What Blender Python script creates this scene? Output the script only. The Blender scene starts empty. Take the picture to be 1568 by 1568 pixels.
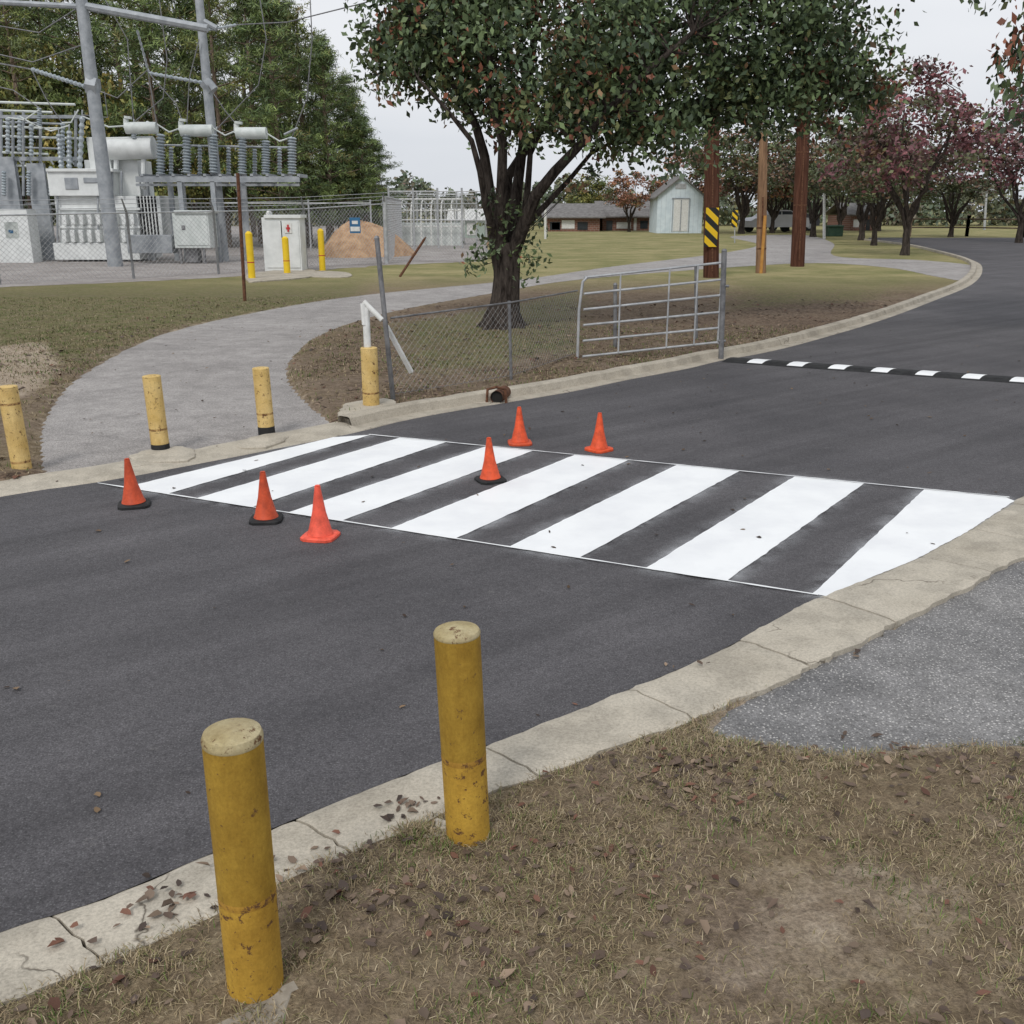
import bpy, math, random
import numpy as np
from mathutils import Vector
random.seed(7); rng=np.random.default_rng(7)
sc=bpy.context.scene
# ---------------------------------------------------------------- survey helpers (metres, camera 2.3 m above road)
H=2.3; TH=math.radians(17.2); F=1500.; C=math.cos(TH); S=math.sin(TH)
def ray(u,v):
    dx=(u-784)/F; dy=(v-784)/F
    return dx, C-dy*S, -(S+dy*C)
def G(u,v,z=0.):
    a,b,c=ray(u,v); t=(H-z)/(-c); return Vector((a*t,b*t,z))
def L(u,v,Y):
    a,b,c=ray(u,v); t=Y/b; return Vector((a*t,Y,H+c*t))
def topz(p,v):
    a,b,c=ray(784,v); return H+c*p.y/b

# ---------------------------------------------------------------- material helper
class M:
    def __init__(s,name,rough=.8,metal=0,spec=.3):
        s.m=bpy.data.materials.new(name); s.m.use_nodes=True; s.nt=s.m.node_tree
        s.b=s.nt.nodes['Principled BSDF']
        s.b.inputs['Roughness'].default_value=rough; s.b.inputs['Metallic'].default_value=metal
        s.b.inputs['Specular IOR Level'].default_value=spec
        s.tc=s.nt.nodes.new('ShaderNodeTexCoord').outputs['Object']
    def n(s,t): return s.nt.nodes.new(t)
    def put(s,sock,val):
        if isinstance(val,bpy.types.NodeSocket): s.nt.links.new(val,sock)
        elif isinstance(val,(tuple,list)) and len(val)==3 and sock.type=='RGBA': sock.default_value=(*val,1)
        else: sock.default_value=val
    def mapv(s,scale=(1,1,1),rot=(0,0,0),tex=False):
        q=s.n('ShaderNodeMapping'); 
        if tex: q.vector_type='TEXTURE'
        q.inputs['Scale'].default_value=scale; q.inputs['Rotation'].default_value=rot
        s.put(q.inputs['Vector'],s.tc); return q.outputs[0]
    def noise(s,scale,detail=5,vec=None,rough=.6,dist=0.):
        q=s.n('ShaderNodeTexNoise'); q.inputs['Scale'].default_value=scale; q.inputs['Detail'].default_value=min(detail,5)
        q.inputs['Roughness'].default_value=rough; q.inputs['Distortion'].default_value=dist
        s.put(q.inputs['Vector'],vec if vec is not None else s.tc); return q.outputs['Fac']
    def noisec(s,scale,detail=3):
        q=s.n('ShaderNodeTexNoise'); q.inputs['Scale'].default_value=scale; q.inputs['Detail'].default_value=detail
        s.put(q.inputs['Vector'],s.tc); return q.outputs['Color']
    def vor(s,scale,feature='F1',out='Distance',vec=None):
        q=s.n('ShaderNodeTexVoronoi'); q.feature=feature; q.inputs['Scale'].default_value=scale
        s.put(q.inputs['Vector'],vec if vec is not None else s.tc); return q.outputs[out]
    def ramp(s,fac,stops,interp='LINEAR'):
        q=s.n('ShaderNodeValToRGB'); q.color_ramp.interpolation=interp; e=q.color_ramp.elements
        while len(e)<len(stops): e.new(.5)
        for i,(p,c) in enumerate(stops):
            e[i].position=p; e[i].color=(*c,1) if isinstance(c,(tuple,list)) else (c,c,c,1)
        s.put(q.inputs[0],fac); return q.outputs[0]
    def mix(s,fac,a,b,mode='MIX'):
        q=s.n('ShaderNodeMix'); q.data_type='RGBA'; q.blend_type=mode
        s.put(q.inputs[0],fac); s.put(q.inputs[6],a); s.put(q.inputs[7],b); return q.outputs[2]
    def ma(s,op,a,b=0.,clamp=False):
        q=s.n('ShaderNodeMath'); q.operation=op; q.use_clamp=clamp
        s.put(q.inputs[0],a); s.put(q.inputs[1],b); return q.outputs[0]
    def attr(s,name,out='Color'):
        q=s.n('ShaderNodeAttribute'); q.attribute_name=name; return q.outputs[out]
    def bump(s,h,st=.5,d=.01):
        q=s.n('ShaderNodeBump'); q.inputs['Strength'].default_value=st; q.inputs['Distance'].default_value=d
        s.put(q.inputs['Height'],h); s.put(s.b.inputs['Normal'],q.outputs[0])
    def col(s,c): s.put(s.b.inputs['Base Color'],c); return s
def simple(name,c1,c2,scale=4,rough=.8,metal=0,bump=0,bs=None,spec=.3):
    k=M(name,rough,metal,spec); k.col(k.ramp(k.noise(scale,5),[(.35,c1),(.65,c2)]))
    if bump: k.bump(k.noise(bs or scale*6,3),bump,.01)
    return k.m

def cracked(name,c1,c2,sc1,crack,amt=1.):
    k=M(name,.88); base=k.ramp(k.noise(1.3,5),[(.3,c1),(.7,c2)])
    fine=k.ramp(k.noise(70,4,rough=.8),[(.3,.66),(.6,1.08)])
    base=k.mix(1.,base,fine,'MULTIPLY')
    stain=k.ramp(k.noise(3.1,5,rough=.7),[(.40,.6),(.55,1.)])
    base=k.mix(.5,base,stain,'MULTIPLY')
    q=k.n('ShaderNodeVectorMath'); q.operation='MULTIPLY_ADD'
    k.put(q.inputs[0],k.noisec(4,4)); q.inputs[1].default_value=(.35,.35,.35); k.put(q.inputs[2],k.tc)
    d=k.vor(sc1,'DISTANCE_TO_EDGE','Distance',q.outputs[0])
    line=k.ramp(d,[(0.,0.),(crack,1.)])
    gate=k.ramp(k.noise(.9,2),[(.52,1.),(.56,0.)])
    line=k.ma('MAXIMUM',line,gate) if amt<1 else line
    col=k.mix(line,(.13,.11,.085),base); k.col(col)
    k.bump(k.ma('ADD',k.ma('MULTIPLY',line,1.),k.ma('MULTIPLY',k.noise(90,3),.35)),.6,.004)
    return k.m

def asphalt_mat(name,c1,c2,speck,sp_amt,streak=0.,gs=75,big=.0,sp_r=(.14,.26)):
    k=M(name,.85,0,.3)
    base=k.ramp(k.noise(.55,5,rough=.65),[(.32,c1),(.68,c2)])
    fn=k.noise(110,3,rough=.8); md=k.noise(38,3,rough=.85)
    base=k.mix(1.,base,k.ramp(fn,[(.3,.45),(.7,1.55)]),'MULTIPLY')
    base=k.mix(1.,base,k.ramp(md,[(.3,.72),(.7,1.3)]),'MULTIPLY')
    v=k.vor(gs,'F1','Distance'); base=k.mix(k.ma('MULTIPLY',k.ramp(v,[(sp_r[0],1.),(sp_r[1],0.)]),sp_amt),base,speck)
    if streak:
        st=k.noise(1.,4,k.mapv((7.,.45,1),(0,0,math.radians(38)),True),.6)
        base=k.mix(streak,base,k.ramp(st,[(.35,.84),(.65,1.26)]),'MULTIPLY')
        sp=k.ramp(k.noise(5.5,5,rough=.85),[(.62,0.),(.74,1.)])
        base=k.mix(k.ma('MULTIPLY',sp,.4),base,(.22,.21,.20))
    if big:
        base=k.mix(big,base,k.ramp(k.noise(3.,5,rough=.7),[(.35,.7),(.65,1.25)]),'MULTIPLY')
    k.col(base); k.bump(k.ma('ADD',fn,k.ma('MULTIPLY',v,.6)),.6,.006)
    return k.m

m_road=asphalt_mat('asphalt_road',(.064,.061,.065),(.096,.091,.095),(.21,.21,.21),.45,.8,62)
m_path=asphalt_mat('worn_asphalt_path',(.25,.233,.222),(.35,.328,.312),(.56,.53,.49),.7,0,45,.55)
m_pathn=asphalt_mat('near_worn_asphalt',(.14,.138,.14),(.235,.228,.222),(.60,.58,.55),.85,0,50,.7,(.15,.29))
m_conc=cracked('curb_concrete',(.43,.385,.31),(.54,.49,.405),.62,.004,.5)
m_conc2=cracked('far_curb_concrete',(.37,.33,.265),(.50,.45,.37),.4,.006,.5)
m_gravel=asphalt_mat('gravel',(.22,.195,.18),(.36,.33,.31),(.55,.52,.5),.7,0,22,.5)

k=M('crosswalk_paint',.6); b=k.ramp(k.noise(2.,5),[(.35,(.78,.79,.80)),(.6,(.86,.87,.87))])
sp=k.ramp(k.noise(38,4,rough=.8),[(.27,1.),(.34,0.)]); k.col(k.mix(k.ma('MULTIPLY',sp,.3),b,(.25,.25,.26))); k.bump(k.noise(150,3),.35,.004); m_paint=k.m
k=M('paint_overspray',.8); k.col((.6,.61,.63)); k.put(k.b.inputs['Alpha'],k.ma('MULTIPLY',k.ma('MULTIPLY',k.attr('fade','Fac'),k.attr('fade','Fac')),k.ramp(k.noise(2.2,5,rough=.75),[(.40,.0),(.66,.75)]))); m_haze=k.m

# ground
k=M('grass_and_dirt_ground',.95,0,.12)
n1=k.noise(1.1,5,rough=.68); n2=k.noise(9,5,rough=.75); n3=k.noise(55,4,rough=.8)
dry=k.ramp(n2,[(.32,(.135,.10,.06)),(.5,(.215,.165,.102)),(.68,(.31,.25,.158))])
dirt=k.ramp(n2,[(.35,(.15,.112,.08)),(.65,(.27,.207,.15))])
base=k.mix(k.ramp(n1,[(.42,0.),(.58,1.)]),dirt,dry)
green=k.ramp(n2,[(.3,(.085,.088,.036)),(.7,(.205,.195,.088))])
field=k.ramp(k.noise(.35,5,rough=.75),[(.35,(.175,.18,.07)),(.52,(.27,.245,.115)),(.68,(.38,.325,.17))])
vv=k.vor(22,'F1','Color'); sep=k.n('ShaderNodeSeparateColor'); k.put(sep.inputs[0],vv)
lit=k.ramp(sep.outputs[0],[(.0,(.075,.053,.04)),(.45,(.135,.095,.068)),(.8,(.21,.15,.105)),(1.,(.29,.22,.155))])
sand=k.ramp(n2,[(.3,(.31,.24,.175)),(.7,(.48,.40,.31))])
n4=k.noise(2.7,5,rough=.7)
def msk(a,nz,g=2.6): return k.ma('MULTIPLY',k.ma('ADD',k.ma('SUBTRACT',nz,.72),k.attr(a,'Fac')),g,True)
base=k.mix(msk('litter',n1,3.5),base,lit); base=k.mix(msk('green',n4),base,green); base=k.mix(k.attr('field','Fac'),base,field)
base=k.mix(msk('sand',n4,3.5),base,sand)
base=k.mix(1.,base,k.ramp(n3,[(.3,.55),(.7,1.4)]),'MULTIPLY'); k.col(base)
k.bump(k.ma('ADD',n2,k.ma('MULTIPLY',n3,.7)),.8,.03); m_ground=k.m

def foliage_mat(name,rough=.6,spec=.25):
    k=M(name,rough,0,spec); k.col(k.attr('lc')); return k.m
m_leaf=foliage_mat('tree_leaves',.5,.35); m_blade=foliage_mat('grass_blades',.8,.1); m_dead=foliage_mat('fallen_leaf',.7,.2)
def bark(name,c1,c2,zs=.25):
    k=M(name,.95,0,.1); n=k.noise(14,5,k.mapv((1,1,zs)),.7,.4); k.col(k.ramp(n,[(.35,c1),(.65,c2)])); k.bump(n,1.,.03); return k.m
m_bark=bark('dark_bark',(.018,.014,.012),(.085,.07,.06)); m_pbark=bark('pine_bark',(.10,.07,.052),(.26,.20,.15))
m_pole=bark('creosote_pole',(.05,.022,.015),(.13,.06,.04),.08); m_pole2=bark('tan_pole',(.16,.095,.06),(.34,.21,.125),.08)
m_steel=simple('galvanised_steel',(.36,.37,.38),(.52,.53,.54),6,.5,.4,.1)
m_dsteel=simple('weathered_steel',(.13,.13,.135),(.25,.25,.255),8,.55,.4,.1)
m_wire=simple('fence_wire',(.28,.285,.29),(.42,.42,.42),8,.5,.3)
m_sub=simple('substation_grey',(.25,.27,.29),(.38,.40,.42),3,.6,.2)
m_tank=simple('transformer_paint',(.60,.62,.61),(.74,.76,.75),2,.5)
m_tank2=simple('cabinet_paint',(.50,.54,.52),(.64,.67,.65),3,.5)
m_ins=simple('porcelain',(.26,.30,.33),(.40,.44,.46),5,.25,0,0,None,.6)
m_rust=simple('rusty_iron',(.07,.03,.018),(.17,.08,.045),18,.9,0,.5)
m_black=simple('black_rubber',(.014,.014,.015),(.03,.03,.03),12,.7,0,.3)
m_white=simple('white_enamel',(.60,.60,.57),(.74,.74,.72),9,.5,0,.1)
m_red=simple('red_label',(.45,.03,.04),(.5,.05,.05)); m_blue=simple('blue_sign',(.03,.12,.25),(.05,.16,.3))
m_dark=simple('dark_void',(.01,.01,.01),(.02,.018,.016))
def yellow(name,y1,y2,rustlo,rusthi,dirt=.5,rc=(.13,.065,.03),ds=(.42,.34,.25),rsc=24):
    k=M(name,.68,0,.22)
    b=k.ramp(k.noise(5,5),[(.35,y1),(.65,y2)])
    st=k.noise(9,5,k.mapv((1,1,.22)),.8); b=k.mix(dirt*.7,b,k.ramp(st,[(.34,ds),(.64,(1,1,1))]),'MULTIPLY')
    bl=k.noise(3.2,5,None,.8); b=k.mix(dirt,b,k.ramp(bl,[(.36,(.62,.55,.46)),(.62,(1.06,1.06,1.06))]),'MULTIPLY')
    gr=k.noise(95,3,rough=.8); b=k.mix(.6,b,k.ramp(gr,[(.3,.75),(.7,1.2)]),'MULTIPLY')
    r=k.ramp(k.noise(rsc,5,rough=.8,dist=.3),[(rustlo,0.),(rusthi,1.)])
    b=k.mix(r,b,rc); k.col(b); k.bump(k.ma('SUBTRACT',k.noise(40,4),r),.35,.003); return k.m
m_yel=yellow('ochre_pipe_paint',(.36,.225,.035),(.45,.285,.045),.63,.66,.6)
m_yel2=yellow('worn_pipe_paint',(.46,.275,.045),(.56,.345,.055),.585,.61,.5)
m_ring=yellow('peeling_paint_band',(.40,.225,.045),(.50,.29,.05),.50,.56,.5)
m_cap=yellow('concrete_cap',(.44,.37,.20),(.57,.51,.34),.56,.62,.6)
m_yelf=yellow('faded_yellow_paint',(.62,.43,.15),(.74,.55,.24),.585,.62,.4)
m_ringf=yellow('faded_paint_band',(.42,.25,.10),(.60,.40,.16),.47,.55,.5)
m_yeln=simple('safety_yellow',(.75,.50,.02),(.8,.56,.03),5,.5)
def cone_m(name,c): 
    k=M(name,.5,0,.35); st=k.ramp(k.noise(14,5,rough=.7),[(.35,.6),(.6,1.05)]); k.col(k.mix(.8,c,st,'MULTIPLY')); return k.m
m_co=cone_m('cone_orange',(.74,.095,.03)); m_co2=cone_m('cone_bright_orange',(.88,.12,.07)); m_cd=cone_m('cone_dull_orange',(.60,.085,.03))

# ---------------------------------------------------------------- mesh builder
class MB:
    def __init__(s): s.v=[];s.f=[];s.m=[]
    def add(s,vs,fs,m=0):
        o=len(s.v); s.v+=[tuple(v) for v in vs]; s.f+=[tuple(i+o for i in f) for f in fs]; s.m+=[m]*len(fs)
    def tube(s,pts,rad,n=8,m=0,cap=True):
        pts=[Vector(p) for p in pts]
        if not isinstance(rad,(list,tuple)): rad=[rad]*len(pts)
        t=(pts[1]-pts[0]).normalized(); a=Vector((0,0,1)) if abs(t.z)<.9 else Vector((1,0,0))
        x=t.cross(a).normalized(); V=[]; 
        for i,p in enumerate(pts):
            if i==0: t=pts[1]-pts[0]
            elif i==len(pts)-1: t=pts[-1]-pts[-2]
            else: t=pts[i+1]-pts[i-1]
            if t.length<1e-9: t=Vector((0,0,1))
            t.normalize(); x=(x-t*x.dot(t)); 
            if x.length<1e-6: x=t.orthogonal()
            x.normalize(); y=t.cross(x)
            for j in range(n):
                an=2*math.pi*j/n; V.append(p+(x*math.cos(an)+y*math.sin(an))*rad[i])
        Fc=[(i*n+j,i*n+(j+1)%n,(i+1)*n+(j+1)%n,(i+1)*n+j) for i in range(len(pts)-1) for j in range(n)]
        if cap: Fc.append(tuple(range(n-1,-1,-1))); Fc.append(tuple((len(pts)-1)*n+j for j in range(n)))
        s.add(V,Fc,m)
    def box(s,x0,x1,y0,y1,z0,z1,m=0):
        V=[Vector((x,y,z)) for z in (z0,z1) for x,y in ((x0,y0),(x1,y0),(x1,y1),(x0,y1))]
        s.add(V,[(3,2,1,0),(4,5,6,7),(0,1,5,4),(1,2,6,5),(2,3,7,6),(3,0,4,7)],m)
    def obj(s,name,mats,parent=None,smooth=True,bevel=0):
        me=bpy.data.meshes.new(name); me.from_pydata(s.v,[],s.f)
        for q in mats: me.materials.append(q)
        me.polygons.foreach_set('material_index',s.m)
        if smooth:
            me.shade_smooth()
            try: me.set_sharp_from_angle(angle=math.radians(38))
            except Exception: pass
        me.update(); o=bpy.data.objects.new(name,me); sc.collection.objects.link(o)
        if parent: o.parent=parent
        if bevel:
            b=o.modifiers.new('bevel','BEVEL'); b.width=bevel; b.segments=2; b.limit_method='ANGLE'
        return o
def empty(name,loc=(0,0,0)):
    o=bpy.data.objects.new(name,None); o.location=loc; sc.collection.objects.link(o); return o
def fast_mesh(name,V,Fa,mat,cols=None):
    k_=Fa.shape[1]; me=bpy.data.meshes.new(name); me.vertices.add(len(V)); me.vertices.foreach_set('co',np.asarray(V,dtype=np.float32).ravel())
    me.loops.add(Fa.size); me.loops.foreach_set('vertex_index',Fa.astype(np.int32).ravel())
    me.polygons.add(len(Fa)); me.polygons.foreach_set('loop_start',np.arange(0,Fa.size,k_,dtype=np.int32))
    me.update(calc_edges=True); me.validate()
    if cols is not None:
        at=me.color_attributes.new('lc','FLOAT_COLOR','POINT'); cc=np.ones((len(V),4),dtype=np.float32); cc[:,:3]=cols; at.data.foreach_set('color',cc.ravel())
    me.materials.append(mat); return me

def leaves(centers,ls,aspect,cols,droop=.2):
    n=len(centers); a=rng.normal(size=(n,3)); a[:,2]-=droop; a/=np.linalg.norm(a,axis=1)[:,None]
    r=rng.normal(size=(n,3)); b=np.cross(a,r); b/=np.linalg.norm(b,axis=1)[:,None]
    s_=(ls*rng.uniform(.7,1.3,n))[:,None]; w=s_*aspect; c3=np.cross(a,b)
    V=np.stack([centers-a*s_, centers-a*s_*.1+b*w+c3*w*.35, centers+a*s_, centers-a*s_*.1-b*w+c3*w*.35],1).reshape(-1,3)
    return V,np.arange(4*n).reshape(n,4),np.repeat(cols,4,0)

# ---------------------------------------------------------------- polygons
def catmull(pts,closed=False,sub=6):
    P=[np.array([p.x,p.y]) for p in pts]; n=len(P); out=[]
    rg=range(n if closed else n-1)
    for i in rg:
        if closed: p0,p1,p2,p3=P[(i-1)%n],P[i],P[(i+1)%n],P[(i+2)%n]
        else: p0,p1,p2,p3=P[max(i-1,0)],P[i],P[i+1],P[min(i+2,n-1)]
        for j in range(sub):
            t=j/sub; out.append(.5*((2*p1)+(-p0+p2)*t+(2*p0-5*p1+4*p2-p3)*t*t+(-p0+3*p1-3*p2+p3)*t**3))
    if not closed: out.append(P[-1])
    return np.array(out)
def GL(l): return [G(*p) for p in l]
near_in=[(-500,1660),(-250,1540),(0,1432),(150,1383),(320,1312),(500,1238),(640,1182),(790,1128),(930,1072),(1100,1000),(1250,918),(1400,858),(1555,768),(1750,665),(2100,520),(2150,440),(1990,395),(1750,376)]
near_out=[(-500,1800),(-250,1662),(0,1550),(200,1466),(330,1404),(430,1354),(550,1304),(650,1262),(760,1222),(860,1182),(985,1140),(1090,1100),(1205,1045),(1330,985),(1450,922),(1568,856),(1850,700)]
far_edge=[(-700,880),(-300,812),(0,762),(90,748),(150,740),(250,722),(380,697),(500,673),(560,660),(620,645),(700,630),(780,617),(880,600),(960,583),(1050,566),(1105,553),(1180,539),(1250,521),(1350,491),(1430,461),(1488,436),(1504,415),(1494,401),(1450,388),(1395,376),(1330,368)]
NI=catmull(GL(near_in)); FE=catmull(GL(far_edge))
far_close=np.array([[G(1330,364).x,G(1330,364).y],[G(1700,364).x,G(1700,364).y]])
road=np.vstack([FE,far_close,NI[::-1]])
pathf=[(90,748),(62,700),(72,635),(130,572),(250,512),(400,477),(560,452),(800,428),(940,408),(1110,387),(1160,374),(1120,362),(1230,360),(1275,372),(1278,392),(1400,398),(1496,408),(1478,428),(1440,425),(1360,410),(1250,403),(1110,410),(890,428),(750,450),(600,478),(500,510),(452,545),(440,575),(462,610),(515,655),(530,672),(380,702),(230,728)]
PF=catmull(GL(pathf),True)
pathn=[(1085,1112),(1205,1040),(1330,980),(1450,915),(1568,845),(1850,690),(2300,820),(2000,1080),(1750,1140),(1568,1146),(1420,1151),(1290,1161),(1160,1146),(1100,1135)]
PN=catmull(GL(pathn),True)
def jit(P,a):
    q=P.copy(); n=len(P); r=rng.normal(size=(n,2))*a; return q+r
def res_closed(P,step):
    out=[]; n=len(P)
    for i in range(n):
        a,b=P[i],P[(i+1)%n]; d=np.linalg.norm(b-a); k_=max(1,min(int(d/step),40))
        for j in range(k_): out.append(a+(b-a)*j/k_)
    return np.array(out)
def sheet(name,P,z,mat):
    me=bpy.data.meshes.new(name); me.from_pydata([(float(p[0]),float(p[1]),z) for p in P],[],[tuple(range(len(P)))]); me.materials.append(mat); me.update()
    if me.polygons[0].normal.z<0: me.flip_normals()
    o=bpy.data.objects.new(name,me); sc.collection.objects.link(o); return o
sheet('asphalt_road',road,.010,m_road)
PF=jit(res_closed(PF,.15),.018); PN=jit(res_closed(PN,.06),.02)
sheet('asphalt_footpath',PF,.006,m_path); sheet('asphalt_path_entrance',PN,.006,m_pathn)
gv=[G(*p) for p in [(-700,500),(0,440),(200,432),(330,426),(590,406),(745,400),(745,346),(-700,346)]]
GV=np.array([[p.x,p.y] for p in gv]); sheet('gravel_bed',jit(res_closed(GV,.4),.12),.004,m_gravel)

def sd(P,X,Y):
    d=np.full(X.shape,1e9); ins=np.zeros(X.shape,bool); n=len(P)
    for i in range(n):
        ax,ay=P[i]; bx,by=P[(i+1)%n]; ex,ey=bx-ax,by-ay; L2=ex*ex+ey*ey+1e-12
        t=np.clip(((X-ax)*ex+(Y-ay)*ey)/L2,0,1); d=np.minimum(d,np.hypot(X-ax-t*ex,Y-ay-t*ey))
        c=((ay>Y)!=(by>Y)); 
        if abs(by-ay)>1e-12: ins^=c&(X<(bx-ax)*(Y-ay)/(by-ay)+ax)
    return np.where(ins,-d,d)
NOc=catmull(GL(near_out)); curbpoly=np.vstack([catmull(GL(near_in[:13]))[::1],NOc[::-1]])
def paved(X,Y):
    d0=sd(road[::2],X,Y); d=d0-.40; nb=sd(curbpoly,X,Y)
    nearside=(Y<5.9+.75*X); d=np.where(nearside,np.minimum(d0-.12,nb),d)
    for P in (catmull(GL(pathf),True,3),catmull(GL(pathn),True,3)): d=np.minimum(d,sd(P,X,Y))
    return d
def gz(X,Y,d=None):
    if d is None: d=paved(X,Y)
    R=np.hypot(X,Y); fade=np.clip((30-R)/12,0,1)
    und=.012*np.sin(X*2.1+np.sin(Y*1.7))+.010*np.sin(Y*3.3+X*1.3)+.006*np.sin(X*7.1+2)*np.sin(Y*6.3)
    up=np.minimum(.065,.028+d*.2)+und*np.clip(d*2,0,1)
    return fade*np.where(d>0,up,-.04*np.minimum(1,-d/.08)+.028*np.clip(1+d/.05,0,1))
t=np.linspace(-1,1,331); xs=15*t+600*np.sign(t)*np.abs(t)**9
s_=np.linspace(0,1,340); ys=-4+24*s_+800*s_**9
X,Y=np.meshgrid(xs,ys); D=paved(X,Y); Z=gz(X,Y,D)
V=np.stack([X,Y,Z],-1).reshape(-1,3); ny,nx=X.shape
I=np.arange(ny*nx).reshape(ny,nx); Fq=np.stack([I[:-1,:-1],I[:-1,1:],I[1:,1:],I[1:,:-1]],-1).reshape(-1,4)
me=fast_mesh('ground',V,Fq,m_ground); me.shade_smooth()
def pz(l,soft,w):
    P=np.array([[q.x,q.y] for q in GL(l)]); return w*np.clip(.5-sd(P,X,Y)/soft,0,1)
def setattr_(n,a):
    at=me.attributes.new(n,'FLOAT','POINT'); at.data.foreach_set('value',np.asarray(a,dtype=np.float32).ravel())
BARE=[(1000,1400),(1120,1330),(1300,1290),(1500,1330),(1568,1420),(1500,1568),(1200,1640),(850,1600),(880,1480)]
BP=np.array([[q.x,q.y] for q in GL(BARE)])
green=.12+pz([(-500,440),(560,418),(560,452),(250,508),(130,560),(-300,660)],1.,.38)+pz([(600,500),(800,465),(900,440),(880,545),(640,585)],.8,.36)+pz([(1110,412),(1440,415),(1350,460),(1120,475)],2.,.34)
litter=.16+pz([(440,560),(600,480),(890,430),(1100,410),(1105,540),(600,635),(500,640)],.8,.22)+pz([(1110,440),(1300,430),(1460,425),(1300,500),(1110,545)],1.5,.34)+pz([(300,1350),(560,1290),(1568,1150),(1568,1300),(900,1500),(400,1568)],.8,.08)
litter=np.maximum(litter, .75*np.clip(1-np.abs(sd(road[::2],X,Y)-.5)/.25,0,1)*(Y>7))
litter=litter+pz([(1270,372),(1480,380),(1495,402),(1285,396)],1.,.5)
sand=0*X+pz([(-200,560),(60,530),(90,560),(50,610),(-200,660)],.6,.85)+.30*np.clip(.5-sd(BP,X,Y)/.6,0,1)
sand=np.maximum(sand,.42*np.clip(1-np.abs(D)/.12,0,1)*(Y>6.5)*(Y<25)*(X<0))
sand=np.maximum(sand,.62*np.clip(1-np.abs(sd(catmull(GL(pathn),True,3),X,Y))/.14,0,1))
field=np.clip((Y-28)/9,0,1)
setattr_('green',green); setattr_('litter',litter); setattr_('sand',sand); setattr_('field',field)
o=bpy.data.objects.new('ground',me); sc.collection.objects.link(o)

# ---------------------------------------------------------------- near kerb slabs
def arc(P):
    return np.concatenate([[0],np.cumsum(np.linalg.norm(np.diff(P,axis=0),axis=1))])
def at(P,s,q): 
    q=np.clip(q,0,s[-1]); return np.array([np.interp(q,s,P[:,0]),np.interp(q,s,P[:,1])])
Pi=catmull(GL(near_in[:14])); si=arc(Pi); So=arc(NOc); NOd=np.array([at(NOc,So,q) for q in np.linspace(0,So[-1],1500)])
qs=np.linspace(0,si[-1],400); Wd=[]; Nm=[]
for q in qs:
    a=at(Pi,si,q-.15); a2=at(Pi,si,q+.15); tg=(a2-a); tg/=np.linalg.norm(tg)+1e-9; nm=np.array([tg[1],-tg[0]]); Nm.append(nm); c=at(Pi,si,q)
    rel=NOd-c; al=rel@nm; tt_=np.abs(rel@tg); tt_[al<0]=9; i=int(np.argmin(tt_)); Wd.append(min(max(al[i],.36),.75))
ker=np.ones(25)/25; Wd=np.convolve(np.pad(Wd,12,'edge'),ker,'valid'); Nm=np.array(Nm)
Nm=np.stack([np.convolve(np.pad(Nm[:,i],12,'edge'),ker,'valid') for i in (0,1)],1); Nm/=np.linalg.norm(Nm,axis=1)[:,None]
mb=MB(); q=0.1; sk0=0.; rr=random.Random(3)
edge_n=lambda q:.009*math.sin(q*9.1)+.006*math.sin(q*23.+1)+.004*math.sin(q*47.)
while q<si[-1]-1.3:
    ln=rr.choice([.75,.9,1.15,1.0]); nu,nv=16,9; zo=rr.uniform(-.003,.004); tl=rr.uniform(-.004,.004); V=[]; sk1=rr.uniform(-.10,.10)
    for i in range(nu+1):
        for j in range(nv+1):
            f=j/nv; sk=(sk0*(1-i/nu)+sk1*i/nu); qb=q if i==0 else q+ln
            wob=(.004*math.sin(f*17+qb*5)+.003*math.sin(f*31+qb*3)) if i in (0,nu) else 0
            qq=q+ln*i/nu; qe=qq+sk*f+ (.0055 if i==0 else (-.0055 if i==nu else 0)) + wob
            c=at(Pi,si,qe); nm=np.array([np.interp(qe,qs,Nm[:,0]),np.interp(qe,qs,Nm[:,1])]); w=np.interp(qe,qs,Wd)
            if j==nv: w+=edge_n(qe)+rr.uniform(-.008,.005)
            off=w*f
            if j==0: off=-.004+.5*edge_n(qe*1.3+4)
            p=c+nm*off; z=.018+zo+tl*(i/nu-.5)+.026*f**.8
            if j in (0,nv): z-=.010
            if i in (0,nu): z-=.003
            V.append((p[0],p[1],z+rr.uniform(-.0008,.0008)))
    Fc=[(i*(nv+1)+j,i*(nv+1)+j+1,(i+1)*(nv+1)+j+1,(i+1)*(nv+1)+j) for i in range(nu) for j in range(nv)]
    n0=len(V); ring=[i*(nv+1) for i in range(nu+1)]+[nu*(nv+1)+j for j in range(1,nv+1)]+[i*(nv+1)+nv for i in range(nu-1,-1,-1)]+[j for j in range(nv-1,0,-1)]
    for r_ in ring: V.append((V[r_][0],V[r_][1],-.01))
    m_=len(ring); Fc+=[(ring[i],ring[(i+1)%m_],n0+(i+1)%m_,n0+i) for i in range(m_)]
    mb.add(V,Fc,0); q+=ln; sk0=sk1
mb.obj('concrete_curb',[m_conc])
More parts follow.
